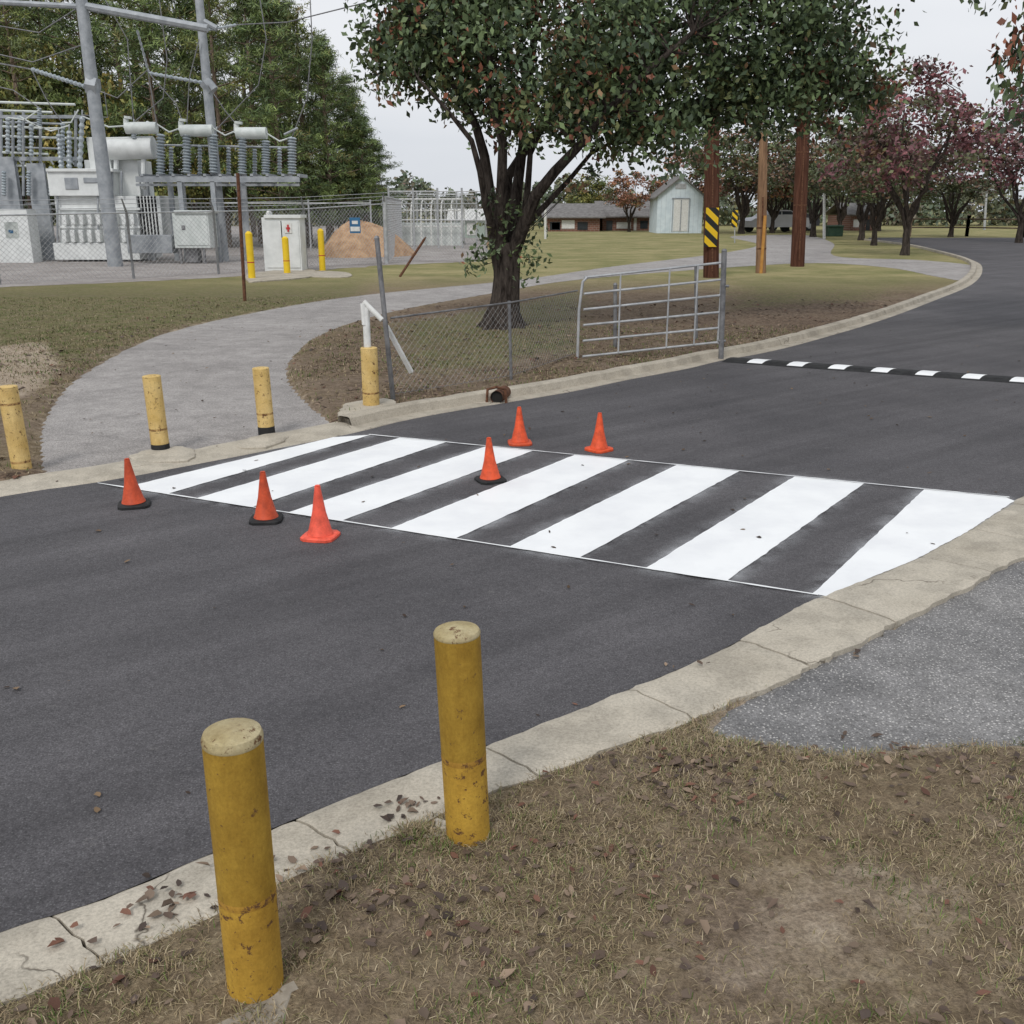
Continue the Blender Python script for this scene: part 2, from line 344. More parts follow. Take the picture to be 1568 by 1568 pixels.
def sweep(name,P,prof,mat,jt=.0,seglen=3.0):
    mb=MB(); s=arc(P); N=int(s[-1]/.25); k=len(prof); V=[]; 
    for i in range(N+1):
        qq=s[-1]*i/N; a=at(P,s,qq); b=at(P,s,min(qq+.2,s[-1])); b0=at(P,s,max(qq-.2,0)); tg=b-b0; tg/=np.linalg.norm(tg)+1e-9; nm=np.array([-tg[1],tg[0]])
        joint=(abs((qq%seglen)-seglen/2)<.126)
        for (of,z) in prof: V.append((a[0]+nm[0]*of+random.uniform(-jt,jt),a[1]+nm[1]*of+random.uniform(-jt,jt),z-(.012 if joint and z>.02 else 0)))
    Fc=[(i*k+j,(i+1)*k+j,(i+1)*k+j+1,i*k+j+1) for i in range(N) for j in range(k-1)]
    mb.add(V,Fc,0); return mb.obj(name,[mat])
ix=far_edge.index((560,660))*6
sweep('concrete_curb',FE[ix:],[(-.01,.0),(0,.018),(.20,.022),(.23,.11),(.26,.125),(.38,.125),(.41,.11),(.43,-.02)],m_conc2,.004)
sweep('concrete_curb',FE[:ix+1],[(-.02,.0),(0,.016),(.12,.022),(.24,.035),(.34,.045),(.46,.042),(.52,.03),(.56,-.01)],m_conc,.010,1.9)

# ---------------------------------------------------------------- crosswalk
def nl(x): return 743+(x-150)*.1564
def fl(x): return 668+(x-565)*.0990
stripes=[[(190,nl(190)),(255,nl(255)),(568,fl(568)),(510,672)],
 [(300,nl(300)),(385,nl(385)),(685,fl(685)-1),(612,fl(612))],[(440,nl(440)),(522,nl(522)),(816,fl(816)),(745,fl(745))],
 [(597,nl(597)),(697,nl(697)),(962,fl(962)),(880,fl(880))],[(778,nl(778)),(886,nl(886)),(1132,fl(1132)),(1036,fl(1036))],
 [(988,nl(988)),(1112,nl(1112)),(1323,fl(1323)),(1216,fl(1216))],[(1243,nl(1243)),(1264,nl(1264)-1),(1400,861),(1480,818),(1553,770),(1540,fl(1540)),(1415,fl(1415))]]
cw=empty('crosswalk'); mbp=MB()
for st in stripes:
    P=np.array([[p.x,p.y] for p in GL(st)]); P=jit(res_closed(P,.04),.0025)
    mbp.add([(a,b,.018) for a,b in P],[tuple(range(len(P)))])
def line(a,b,w):
    A=G(*a);B=G(*b); n=int((B-A).length/.08); d=(B-A).normalized(); nm=Vector((-d.y,d.x,0)); Va=[];
    for i in range(n+1):
        p=A+(B-A)*i/n; ww=w*random.uniform(.5,1.2); Va+= [p+nm*ww+Vector((0,0,.0225)),p-nm*ww+Vector((0,0,.0225))]
    mbp.add(Va,[(2*i,2*i+1,2*i+3,2*i+2) for i in range(n)])
line((150,743),(1252,nl(1252)),.011); line((565,668),(1545,fl(1545)),.011)
mbp.obj('painted_stripes',[m_paint],cw,smooth=False)
Vh=[];Fh=[];Ah=[]
for st in stripes:
    P=res_closed(np.array([[p.x,p.y] for p in GL(st)]),.08); n=len(P)
    area=sum(P[i][0]*P[(i+1)%n][1]-P[(i+1)%n][0]*P[i][1] for i in range(n)); sg=1 if area>0 else -1
    o0=len(Vh)
    for i in range(n):
        tg=P[(i+1)%n]-P[i-1]; tg/=np.linalg.norm(tg)+1e-9; nm=np.array([tg[1],-tg[0]])*sg
        a=P[i]-nm*.01; b=P[i]+nm*.17; Vh+=[(a[0],a[1],.014),(b[0],b[1],.014)]; Ah+=[.85,0.]
    Fh+=[(o0+2*i,o0+2*i+1,o0+2*((i+1)%n)+1,o0+2*((i+1)%n)) for i in range(n)]
mh=bpy.data.meshes.new('paint_overspray'); mh.from_pydata(Vh,[],Fh); a_=mh.attributes.new('fade','FLOAT','POINT'); a_.data.foreach_set('value',Ah); mh.materials.append(m_haze)
o=bpy.data.objects.new('paint_overspray',mh); sc.collection.objects.link(o); o.parent=cw

# ---------------------------------------------------------------- speed bump
mb=MB(); A=G(1118,553);B=G(1568,585); d=(B-A).normalized(); nm=Vector((-d.y,d.x,0)); Ln=7.6
prof=[(-.24,.011),(-.19,.025),(-.10,.052),(0,.06),(.10,.052),(.19,.025),(.24,.011)]
s0=.0
while s0<Ln:
    for (w,mi) in ((.37,0),(.24,1)):
        V=[]
        for e in (s0,s0+w-.004):
            for (of,z) in prof: V.append(A+d*(e+ (of*.3))+nm*of+Vector((0,0,z)))
        for j in range(6):
            mb.add([V[j],V[j+1],V[7+j+1],V[7+j]],[(0,3,2,1)],mi if j in (1,2,3) else 0)
        s0+=w
mb.obj('speed_bump',[m_black,m_paint])

# ---------------------------------------------------------------- cones
def cone(u,v,vt,mc,mbse,rot=0.,lean=(0,0)):
    p=G(u,v); h=topz(p,vt); mb=MB(); z0=.012; w=h*.31; ring=[]
    for k_ in range(20):
        a=2*math.pi*k_/20; r=w/ (max(abs(math.cos(a)),abs(math.sin(a)))**.82); ring.append((r*math.cos(a+rot),r*math.sin(a+rot)))
    levels=[(z0,1.),(z0+.018,1.),(z0+.026,.94),(z0+.030,.62)]
    V=[(p.x+x*f,p.y+y*f,z) for z,f in levels for x,y in ring]
    Fc=[(i*20+j,i*20+(j+1)%20,(i+1)*20+(j+1)%20,(i+1)*20+j) for i in range(3) for j in range(20)]+[tuple(60+j for j in range(20))]
    mb.add(V,Fc,1)
    ax=Vector((lean[0],lean[1],1)); o=Vector((p.x,p.y,0)); pr=[(z0+.030,.235),(z0+.045,.222),(z0+.06,.205),(h*.5,.125),(h*.93,.058),(h*.985,.052),(h,.046),(h-.01,.034),(h*.8,.03)]
    mb.tube([o+ax*z for z,_ in pr],[r*h*1. for _,r in pr],20,0,False)
    mb.obj('traffic_cone',[mc,mbse])
cone(206,776,702,m_cd,m_black,rot=.3,lean=(-.04,.0)); cone(408,799,722,m_cd,m_black,rot=.1); cone(491,825,743,m_co2,m_co2,rot=-.2)
cone(751,738,670,m_co,m_black,rot=.4,lean=(-.03,0)); cone(796,681,623,m_co,m_cd,rot=.1,lean=(-.02,0)); cone(917,691,632,m_co,m_co,rot=.7)

# ---------------------------------------------------------------- bollards
def bollard(u,v,vt,r,mats,lean=0.,capd=.03,black=0,rings=(.42,.66),wornbelow=.45):
    p=G(u,v); h=topz(p,vt); mb=MB(); ax=Vector((lean,0,1)); o=Vector((p.x,p.y,0)); n=32
    def seg(zs,m): mb.tube([o+ax*z for z,_ in zs],[q for _,q in zs],n,m,False)
    zt=h-capd; cur=-.1
    for f in rings:
        a=f*h; seg([(cur,r),(a-.012,r)],1 if f<=wornbelow+.01 else 0)
        seg([(a-.012,r),(a-.006,r+.0005),(a,r+.0009),(a+.006,r+.0005),(a+.010,r)],2); cur=a+.010
    seg([(cur,r),(zt,r)],0)
    seg([(zt,r),(zt+.002,r*1.012),(zt+capd*.3,r*1.015),(zt+capd*.62,r*.95),(zt+capd*.85,r*.7),(zt+capd,r*.25),(zt+capd+.001,.001)],3)
    if black: seg([(.0,r+.002),(black*.4,r+.0035),(black,r+.002)],4)
    return mb.obj('steel_bollard',mats)
bm=[m_yel,m_yel2,m_ring,m_cap,m_black]
bollard(394,1530,1112,.083,bm,0.,.045,0,(.42,),.45)
bollard(718,1296,960,.082,bm,-.035,.028,0,(.44,),.45)
fm=[m_yelf,m_yelf,m_ringf,m_yelf,m_black]
bollard(35,724,590,.085,fm,-.03,.02,0,(.14,.80),.2); bollard(247,694,574,.085,fm,-.02,.02,.10,(.32,),.1)
bollard(409,668,562,.085,fm,-.02,.02,.11,(.34,),.1); bollard(569,630,531,.098,fm,0.,.02,0,(.30,),.1)
def pad(name,l,z,mat):
    P=jit(res_closed(catmull(GL(l),True,5),.05),.010); n=len(P); mb=MB()
    c=P.mean(0); V=[(a,b,-.05) for a,b in P]+[(a,b,z-.012) for a,b in P]+[(c[0]+(a-c[0])*.93,c[1]+(b-c[1])*.93,z) for a,b in P]
    Fc=[(i,(i+1)%n,n+(i+1)%n,n+i) for i in range(n)]+[(n+i,n+(i+1)%n,2*n+(i+1)%n,2*n+i) for i in range(n)]+[tuple(2*n+i for i in range(n))]
    mb.add(V,Fc); return mb.obj(name,[mat])
k=M('concrete_with_blue_paint',.9); g=k.ramp(k.noise(8,5),[(.35,(.22,.19,.15)),(.65,(.38,.34,.28))]); sx=k.n('ShaderNodeSeparateXYZ'); k.put(sx.inputs[0],k.tc)
pb=G(280,1530); dx_=k.ma('ABSOLUTE',k.ma('SUBTRACT',sx.outputs[0],pb.x)); dy_=k.ma('ABSOLUTE',k.ma('SUBTRACT',sx.outputs[1],pb.y))
mk=k.ma('SUBTRACT',1.,k.ma('ADD',k.ma('MULTIPLY',dx_,4.5),k.ma('MULTIPLY',dy_,9.)),True)
mk=k.ma('MULTIPLY',k.ma('MULTIPLY',mk,k.noise(16,5,rough=.85)),2.2,True); k.col(k.mix(mk,g,(.17,.29,.40))); k.bump(k.noise(60,4),.5,.006); m_bluec=k.m
pad('concrete_footing',[(215,1600),(255,1535),(305,1498),(370,1486),(440,1480),(456,1500),(448,1560),(400,1620),(280,1640)],.062,m_bluec)
pad('concrete_footing',[(640,1288),(668,1274),(740,1266),(795,1264),(812,1274),(780,1290),(720,1302),(665,1302)],.055,m_conc)
pad('concrete_footing',[(518,645),(530,628),(565,622),(600,620),(606,632),(580,640),(540,652)],.085,m_conc)
pad('concrete_footing',[(205,712),(215,698),(280,690),(300,700),(280,712)],.05,m_conc)
pad('concrete_footing',[(362,690),(385,676),(430,668),(440,678),(405,690)],.05,m_conc)

# ---------------------------------------------------------------- chain link
def link(mb,A,B,z0,z1,sp,r,m=0):
    d=(B-A); Ln=math.hypot(d.x,d.y); ux,uy=d.x/Ln,d.y/Ln; hh=z1-z0
    for sgn in (1,-1):
        s=-hh
        while s<Ln+hh:
            s0,s1=(s,s+hh) if sgn>0 else (s,s-hh); a,b=0.,1.; lo,hi=min(s0,s1),max(s0,s1)
            if hi>0 and lo<Ln:
                ts=sorted([(0-s0)/(s1-s0),(Ln-s0)/(s1-s0)]); a=max(0,ts[0]); b=min(1,ts[1])
                if b>a+.02:
                    mb.tube([Vector((A.x+ux*(s0+(s1-s0)*q),A.y+uy*(s0+(s1-s0)*q),z0+hh*q)) for q in (a,b)],r,3,m,False)
            s+=sp
mb=MB(); fa=G(603,618); fb_=G(783,588); fc=G(882,552); zt=topz(fb_,463)
for A,B in ((fa,fb_),(fb_,fc)): link(mb,A,B,.10,zt-.03,.095,.0012,1)
mb.tube([Vector((fa.x,fa.y,topz(fa,487))),Vector((fb_.x,fb_.y,zt)),Vector((fc.x,fc.y,topz(fc,445)))],.012,8,0)
for i,(A,B) in enumerate(((fa,fb_),(fb_,fc))): mb.tube([A+Vector((0,0,.12)),B+Vector((0,0,.12))],.003,5,0)
mb.tube([fb_+Vector((.0,0,-.05)),Vector((fb_.x-.03,fb_.y,zt+.02))],.022,10,0)
tp=L(577,365,fa.y)
mb.tube([fa+Vector((0,0,-.05)),tp],.03,12,0); mb.tube([tp,tp+Vector((0,0,.03))],[.035,.02],12,0)
mb.obj('chain_link_fence',[m_dsteel,m_wire])
mb=MB(); gp=G(567,630); gz1=topz(gp,470)
mb.tube([Vector((gp.x,gp.y,topz(gp,535))),Vector((gp.x,gp.y,gz1))],.042,12,0)
mb.tube([Vector((gp.x-.02,gp.y,gz1+.06)),L(585,490,gp.y-.05)],.03,10,0)
mb.tube([Vector((gp.x-.03,gp.y-.02,gz1+.04)),Vector((gp.x-.02,gp.y-.02,gz1-.20))],.03,8,0)
mb.tube([L(592,500,fa.y+.15),L(630,570,fa.y+.3)],.034,4,0); mb.obj('broken_gate_arm',[m_white])
mb=MB(); ga=G(884,556); gb=G(1098,546)
za=[topz(ga,q) for q in (546,522,498,474,450,425)]; zb=[topz(gb,q) for q in (524,502,478,452,428,402)]; za[0]=max(za[0],.05)
for i in range(6): mb.tube([Vector((ga.x+.08,ga.y,za[i])),Vector((gb.x,gb.y,zb[i]))],.019,8,0)
mb.tube([Vector((ga.x,ga.y,za[0]-.05)),Vector((ga.x+.01,ga.y,za[3])),Vector((ga.x+.06,ga.y,za[5]-.06)),Vector((ga.x+.12,ga.y,za[5]))],.022,10,0)
mb.tube([Vector((gb.x,gb.y,zb[0]-.02)),Vector((gb.x,gb.y,zb[5]))],.022,10,0)
for f in (.28,.62,.82):
    p=ga.lerp(gb,f); z0=za[0]+(zb[0]-za[0])*f; z1=za[5]+(zb[5]-za[5])*f; mb.tube([Vector((p.x,p.y-.03,z0)),Vector((p.x,p.y-.03,z1))],.014,6,0)
mb.obj('farm_gate',[m_steel])
mb=MB(); gp=G(1104,551); mb.tube([gp+Vector((0,0,-.05)),L(1109,384,gp.y)],.042,12,0); mb.tube([L(1109,384,gp.y),L(1109,381,gp.y)],[.048,.025],12,0)
for zz in (.3,1.15): mb.tube([gp+Vector((-.07,-.01,zz)),gp+Vector((.05,-.01,zz))],.022,8,0)
mb.obj('gate_post',[m_dsteel])
for (u,v,vt) in ((1066,532,408),(942,545,436)):
    mb=MB(); p=G(u,v-8); mb.tube([p+Vector((0,0,-.05)),L(u,vt,p.y)],.032,10,0); mb.tube([L(u,vt,p.y),L(u,vt-3,p.y)],[.04,.02],10,0); mb.obj('gate_post',[m_dsteel])
mb=MB(); p=G(375,462); mb.tube([p+Vector((0,0,-.05)),L(364,265,p.y)],.045,8,0); mb.obj('rusty_post',[m_rust])
mb=MB(); p=G(612,424); a=L(650,366,p.y+.4); mb.tube([p,a],.045,6,0); mb.tube([a,a+Vector((.05,0,.06))],.03,6,0); mb.obj('leaning_post',[m_rust])
mb=MB(); p=G(760,622); a=Vector((p.x,p.y+.12,.085)); b=a+Vector((.10,.40,0))
mb.tube([a,b],.08,20,0,False); mb.tube([a+Vector((.01,.03,0)),a+Vector((.012,.04,0))],.077,20,1); mb.tube([a,a+Vector((-.002,-.01,0))],[.092,.092],20,0,False)
mb.tube([a+Vector((-.12,.04,-.08)),a+Vector((-.11,.05,.09)),a+Vector((0,.05,.12)),a+Vector((.11,.05,.09)),a+Vector((.12,.04,-.08))],.02,6,0)
mb.obj('drain_pipe',[m_rust,m_dark])

# ---------------------------------------------------------------- trees
def sample_clumps(ells):
    out=[]
    for (c,r,n) in ells:
        q=rng.normal(size=(n,3)); q/=np.linalg.norm(q,axis=1)[:,None]; q*=rng.uniform(.12,1,size=(n,1))**.45
        out.append(np.array(c)+q*np.array(r))
    return np.vstack(out)
def crown(name,cl,per,crad,ls,asp,pal,flat=.75,rmin=.6,hang=0.):
    n=len(cl); w=np.array([p[1] for p in pal],float); w/=w.sum(); pc=np.array([p[0] for p in pal])
    cid=rng.choice(len(pal),n,p=w); br=rng.uniform(rmin,1.4,n); cr=crad*rng.uniform(.5,1.3,n)
    k_=np.repeat(np.arange(n),per); g=np.clip(rng.normal(size=(len(k_),3)),-1.7,1.7); pts=cl[k_]+g*cr[k_][:,None]*np.array([1,1,flat])*.6
    lid=np.where(rng.random(len(k_))<.78,cid[k_],rng.choice(len(pal),len(k_),p=w))
    col=pc[lid]*(br[k_]*rng.uniform(.65,1.4,len(k_)))[:,None]
    Vv,Ff,Cc=leaves(pts,ls,asp,col,.2+hang); return fast_mesh(name+'_leaves',Vv,Ff,m_leaf,Cc)
def bez(a,b,up=.4,n=5,j=.08):
    d=(b-a); Ln=d.length; c=a+Vector((d.x*.25,d.y*.25,d.z*.25+Ln*up*.3)); out=[]
    for i in range(n+1):
        t=i/n; p=a*(1-t)**2+c*2*t*(1-t)+b*t*t
        if 0<i<n: p=p+Vector([random.uniform(-j,j)*Ln*.25 for _ in range(3)])
        out.append(p)
    return out
def skeleton(mb,limbs,cl,rt=.02,mx=400):
    LP=[]
    for pts,rad in limbs:
        mb.tube(pts,rad,9,0,False)
        for i in range(1,len(pts)):
            for f in (.0,.5): LP.append((pts[i-1].lerp(pts[i],.5+f),min(rad[i],rad[i-1])))
    for c in cl if len(cl)<=mx else cl[rng.choice(len(cl),mx,replace=False)]:
        c=Vector(c); best=min(LP,key=lambda q:(q[0]-c).length+ (3 if q[0].z>c.z+.3 else 0))
        p=bez(best[0],c,.3,4,.12); r=min(best[1]*.7,.008+.008*(best[0]-c).length+rt); mb.tube(p,[r*(1-i/4.6) for i in range(5)],5,0,False)
TB=G(770,506); TY=TB.y
def T(u,v,dy=0.): return L(u,v,TY+dy)
def ell(u,v,dy,ru,rv,ry,n):
    c=T(u,v,dy); s=.0126; return (tuple(c),(ru*s,ry,rv*s),n)
ells=[ell(665,55,0,95,75,1.3,52),ell(700,10,.3,130,110,1.6,62),ell(850,80,-.5,170,120,2.,128),ell(935,150,0,105,80,1.5,66),ell(800,-160,.3,300,210,2.8,75),
 ell(1050,25,.5,190,125,2.,122),ell(1190,85,.8,140,100,1.6,104),ell(1290,130,1.2,60,70,1.,34),ell(1100,-150,.5,260,180,2.3,60),ell(610,100,.2,50,40,.6,14),ell(1005,205,-.3,70,35,.7,17),ell(760,150,.8,70,40,.8,12),ell(1130,150,.4,100,40,.8,24)]
cl=sample_clumps(ells)
green_p=[((.088,.124,.056),5),((.115,.158,.068),4),((.066,.098,.052),3.5),((.15,.165,.065),1.),((.26,.10,.06),.7),((.19,.115,.06),.5)]
lm=crown('pear_tree',cl,58,.54,.071,.55,green_p,.8,.6,.4)
sk=MB()
trunk=[Vector((TB.x,TB.y,-.1)),T(771,488),T(774,455),T(776,425),T(776,395),T(772,372)]
limbs=[(trunk,[.44,.34,.28,.26,.27,.25])]
def limb(pts,r0,r1): 
    P=[T(*p) for p in pts]; n=len(P); limbs.append((P,[r0+(r1-r0)*(i/(n-1))**.7 for i in range(n)]))
limb([(768,410),(757,360,.1),(750,300,.2),(742,240,.2),(728,190,.1),(700,140,0),(670,80,-.2),(640,30,-.4)],.17,.035)
limb([(770,400),(765,350,-.2),(768,290,-.4),(770,220,-.5),(752,150,-.6),(750,60,-.7),(735,-60,-.7)],.15,.045)
limb([(778,400),(786,350,.3),(792,290,.5),(800,230,.6),(806,150,.6),(820,50,.7),(815,-100,.7)],.16,.05)
limb([(782,395),(800,350,-.3),(820,300,-.6),(850,262,-.9),(885,225,-1.1),(930,170,-1.3),(990,110,-1.3),(1060,50,-1.2)],.16,.04)
limb([(775,405),(772,340,.6),(778,270,1.),(830,190,1.3),(900,110,1.5),(1000,50,1.5),(1120,20,1.3),(1230,50,1.2)],.14,.035)
limb([(766,385),(745,320,-.6),(735,262,-.9),(722,215,-1.1),(690,175,-1.2),(668,150,-1.3),(640,120,-1.3)],.09,.02)
limb([(800,350),(808,290,0),(812,235,.2),(838,180,.3),(880,100,.3),(920,0,.3)],.08,.03)
limb([(790,360),(830,320,.4),(872,275,.7),(905,235,.8),(960,205,.8),(1010,190,.8)],.08,.02)
skeleton(sk,limbs,cl,.010,400)
for a in range(7):
    an=a*.9+.3; sk.tube([Vector((TB.x+math.cos(an)*.20,TB.y+math.sin(an)*.20,.45)),Vector((TB.x+math.cos(an)*.33,TB.y+math.sin(an)*.33,.12)),Vector((TB.x+math.cos(an)*.54,TB.y+math.sin(an)*.54,-.02))],[.10,.12,.06],7,0,False)
par=empty('pear_tree'); sk.obj('trunk_and_limbs',[m_bark],par)
o=bpy.data.objects.new('crown',lm); sc.collection.objects.link(o); o.parent=par
scl=[tuple(T(*q)) for q in [(735,395,-.1),(745,375,-.2),(728,410,0),(815,365,-.2),(822,395,0),(812,330,-.2),(760,300,-.3),(750,350,-.3),(800,420,-.2),(880,285,-.9),(775,345,-.4),(740,310,-.4),(720,385,0),(755,380,-.4),(800,385,-.4),(905,262,-.9),(780,320,-.5)]]
lm2=crown('trunk_shoots',np.array(scl),32,.26,.06,.5,green_p); o=bpy.data.objects.new('trunk_shoots',lm2); sc.collection.objects.link(o); o.parent=par
tw=MB()
for c in scl: tw.tube(bez(T(772,min(440,400)),Vector(c),.3,3),[.012,.01,.007,.004],4,0,False)
tw.obj('shoot_twigs',[m_bark],par)

def decid(name,pal,nl_=110,per=75,seed=1,ls=.12,clr=.6):
    random.seed(seed)
    E=[((0,0,5.2),(3.4,3.2,2.2),int(nl_*.6)),((-1.9,.3,4.0),(1.8,1.7,1.),int(nl_*.15)),((2.1,-.3,4.3),(1.8,1.8,1.2),int(nl_*.15)),((.3,0,7.2),(1.4,1.4,.9),int(nl_*.1)),((-1.6,0,6.7),(1.,1.,.8),int(nl_*.06)),((2.2,0,6.3),(.9,.9,.7),int(nl_*.05))]
    cl=sample_clumps(E); lf=crown(name,cl,per,clr,ls,.55,pal); mb=MB(); lim=[([Vector((0,0,-.1)),Vector((.03,0,.4)),Vector((0,.03,.9)),Vector((.02,0,1.3))],[.22,.16,.14,.12])]
    for i in range(8):
        a=i*.85+random.random()*.5; r=random.uniform(1.3,2.8); e=Vector((math.cos(a)*r,math.sin(a)*r,random.uniform(4.8,6.8)))
        P=bez(Vector((0,0,.8+.08*i)),e,.3,6,.12); lim.append((P,[.085*(1-j/7)+.012 for j in range(7)]))
    skeleton(mb,lim,cl,.006,90); to=mb.obj('tmp',[m_bark]); tm=to.data; bpy.data.objects.remove(to); return (tm,lf)
def inst(name,ms,loc,sc_,rot=0.):
    e=empty(name,loc); e.rotation_euler=(0,0,rot); e.scale=sc_ if isinstance(sc_,tuple) else (sc_,)*3
    for nm_,m_ in zip(('trunk_and_limbs','crown'),ms):
        o=bpy.data.objects.new(nm_,m_); sc.collection.objects.link(o); o.parent=e
    return e
red_p=[((.19,.085,.095),4),((.26,.105,.115),2.3),((.13,.08,.07),2.2),((.12,.125,.06),3.4),((.26,.15,.08),.6)]
mix_p=[((.095,.115,.055),5.5),((.13,.135,.065),2.5),((.15,.095,.06),1.5),((.20,.10,.065),.6)]
oran_p=[((.26,.12,.075),3),((.32,.18,.08),2),((.18,.095,.065),2),((.12,.12,.055),1.8)]
yel_p=[((.21,.205,.06),4),((.14,.17,.055),3),((.28,.22,.06),1.2),((.10,.135,.045),2.6)]
D_red=decid('red_tree',red_p,92,52,2,.12); D_mix=decid('mix_tree',mix_p,95,52,3,.12); D_or=decid('orange_tree',oran_p,70,42,4,.15); D_yel=decid('yellow_tree',yel_p,90,60,5,.15); D_gr=decid('green_tree',green_p,120,90,6,.085,.55)
def put(ms,name,u,v,vt,rot,wid=1.):
    p=G(u,v); h=topz(p,vt); s=h/8.; inst(name,ms,(p.x,p.y,0),(s*wid,s*wid,s),rot)
put(D_red,'red_pear_tree',1385,391,95,.4,1.1); put(D_mix,'pear_tree',1338,376,185,1.3,1.2); put(D_red,'red_pear_tree',1560,372,130,2.2,1.1)
put(D_mix,'pear_tree',1245,363,180,2.0,1.3); put(D_mix,'pear_tree',1318,368,165,.2,1.2); put(D_mix,'pear_tree',1135,358,170,4.0,1.3); put(D_mix,'pear_tree',1455,363,220,5.1,1.4)
put(D_or,'maple_tree',1053,354,222,.5,1.2); put(D_or,'maple_tree',963,355,258,1.9,1.2); put(D_or,'maple_tree',1182,357,215,3.,1.3); put(D_yel,'yellow_tree',905,350,266,2.4,1.2); put(D_mix,'pear_tree',1285,357,215,3.3,1.3); put(D_mix,'pear_tree',1205,354,235,1.3,1.6); put(D_mix,'pear_tree',1345,354,240,4.3,1.6)
p=L(1735,-10,18.); inst('pear_tree',D_gr,(p.x,18.,0),(.80,.80,1.25),.8)

def pine(name,seed,pal,h=17.,low=.25,dens=1.):
    random.seed(seed); cl=[]; mb=MB(); mb.tube([Vector((0,0,-.1)),Vector((.1,0,h*.3)),Vector((-.05,.1,h*.7)),Vector((0,0,h*.98))],[.22,.18,.12,.03],8,0,False)
    z=h*low
    while z<h*.97:
        f=(z/h-low)/(1-low); R=(3.0*(1-f)**.75+.45)*random.uniform(.5,1.2)
        for _ in range(int(2.8*dens)+1):
            a=random.uniform(0,6.28); e=Vector((math.cos(a)*R,math.sin(a)*R,z+random.uniform(.1,.8)+R*.16)); P=bez(Vector((0,0,z)),e,.1,3,.1)
            mb.tube(P,[.05,.04,.03,.015],4,0,False)
            for q in (.5,.78,1.): 
                cc=Vector((0,0,z)).lerp(e,q); cl.append((cc.x+random.uniform(-.3,.3),cc.y+random.uniform(-.3,.3),cc.z+random.uniform(-.1,.3)))
        z+=random.uniform(.48,.9)
    lf=crown(name,np.array(cl),36,.55,.22,.14,pal,.6,.5)
    to=mb.obj('tmp',[m_pbark]); tm=to.data; bpy.data.objects.remove(to); return (tm,lf)
pp=[((.135,.185,.065),4),((.17,.22,.07),3),((.09,.135,.055),3),((.24,.22,.08),.5)]
pp2=[((.17,.20,.06),4),((.23,.25,.07),3),((.12,.15,.055),3),((.26,.20,.08),.6)]
P1=pine('pine_a',11,pp,17,.2,1.2); P2=pine('pine_b',12,pp,17,.10,1.5); P3=pine('pine_c',13,pp2,17,.28,1.)
random.seed(5)
row=[(-60,62,-60),(0,66,-40),(45,60,-20),(95,70,-30),(150,64,-60),(205,72,-40),(250,62,-35),(300,68,-50),(345,63,-40),(395,70,-45),(430,62,-10),(470,66,15),(505,64,70),(535,68,120),(558,66,190),(420,76,-30),(330,80,-40),(120,80,-50),(500,78,60),(20,80,-60),(230,82,-70),(-110,70,-60),(574,76,215),(385,86,-20),(450,88,10),(70,84,-50),(275,76,-50),(545,72,150)]
for i,(u,Yd,vt) in enumerate(row):
    p=L(u,300,Yd); h=L(u,vt,Yd).z; ms=(P1,P2,P3)[i%3]; s=h/17; w=s*random.uniform(.95,1.25)
    if u>490: ms=P2; w=max(s*1.1,.75)
    inst('pine_tree',ms,(p.x,Yd,0),(w,w,s),random.uniform(0,6))
for (u,Yd,vt) in ((20,58,130),(150,62,110),(70,66,60),(335,62,215),(425,64,225),(245,60,205),(520,66,245)):
    p=L(u,300,Yd); h=L(u,vt,Yd).z; s=h/8; inst('autumn_oak_tree',D_yel,(p.x,Yd,0),(s*.8,s*.8,s),random.uniform(0,6))
n=46000; x=rng.uniform(-70,150,n); prof=4.6+1.4*np.sin(x*.31)+.9*np.sin(x*.83+1)+.7*np.sin(x*1.9)+ .5*np.sin(x*4.1)
z=prof*rng.uniform(0,1,n)**.7; y=150+rng.normal(size=n)*4+(prof-z)*-.6
pc=np.array([(.085,.12,.065),(.11,.13,.065),(.16,.15,.07),(.17,.10,.07)]); cc=pc[(np.floor(x*.22+np.sin(x))%4).astype(int)]*.45+pc[rng.choice(4,n,p=[.5,.3,.15,.05])]*.55
cc=cc*rng.uniform(.6,1.3,n)[:,None]+np.array([.016,.018,.02]); Vv,Ff,Cc=leaves(np.stack([x,y,z],1),.36,.6,cc)
me2=fast_mesh('distant_treeline',Vv,Ff,m_leaf,Cc); o=bpy.data.objects.new('distant_treeline',me2); sc.collection.objects.link(o)

# ---------------------------------------------------------------- utility poles
def upole(u,v,utop,vt,r,mat,name='utility_pole'):
    p=G(u,v); a=L(utop,vt,p.y); mb=MB(); mb.tube([p+Vector((0,0,-.1)),p.lerp(a,.5),a],[r*1.1,r,r*.85],16,0)
    mb.tube([p.lerp(a,.55)+Vector((-.02,-r,0)),p.lerp(a,.02)+Vector((-.02,-r*1.12,0))],.03,5,1,False)
    for f in (.18,.33): q=p.lerp(a,f); mb.tube([q-Vector((0,0,.03)),q+Vector((0,0,.03))],r*1.08,16,1,False)
    return mb.obj(name,[mat,m_rust])
upole(1089,425,1092,-140,.25,m_pole); upole(1165,418,1169,203,.175,m_pole2); upole(1221,408,1246,-160,.26,m_pole)
k=M('hazard_stripes',.5); sx=k.n('ShaderNodeSeparateXYZ'); k.put(sx.inputs[0],k.tc); a_=k.ma('FRACT',k.ma('MULTIPLY',k.ma('SUBTRACT',sx.outputs[2],k.ma('MULTIPLY',sx.outputs[0],-.9)),2.1))
k.col(k.ramp(a_,[(0,(.72,.47,.02)),(.5,(.02,.02,.02))],'CONSTANT')); m_haz=k.m
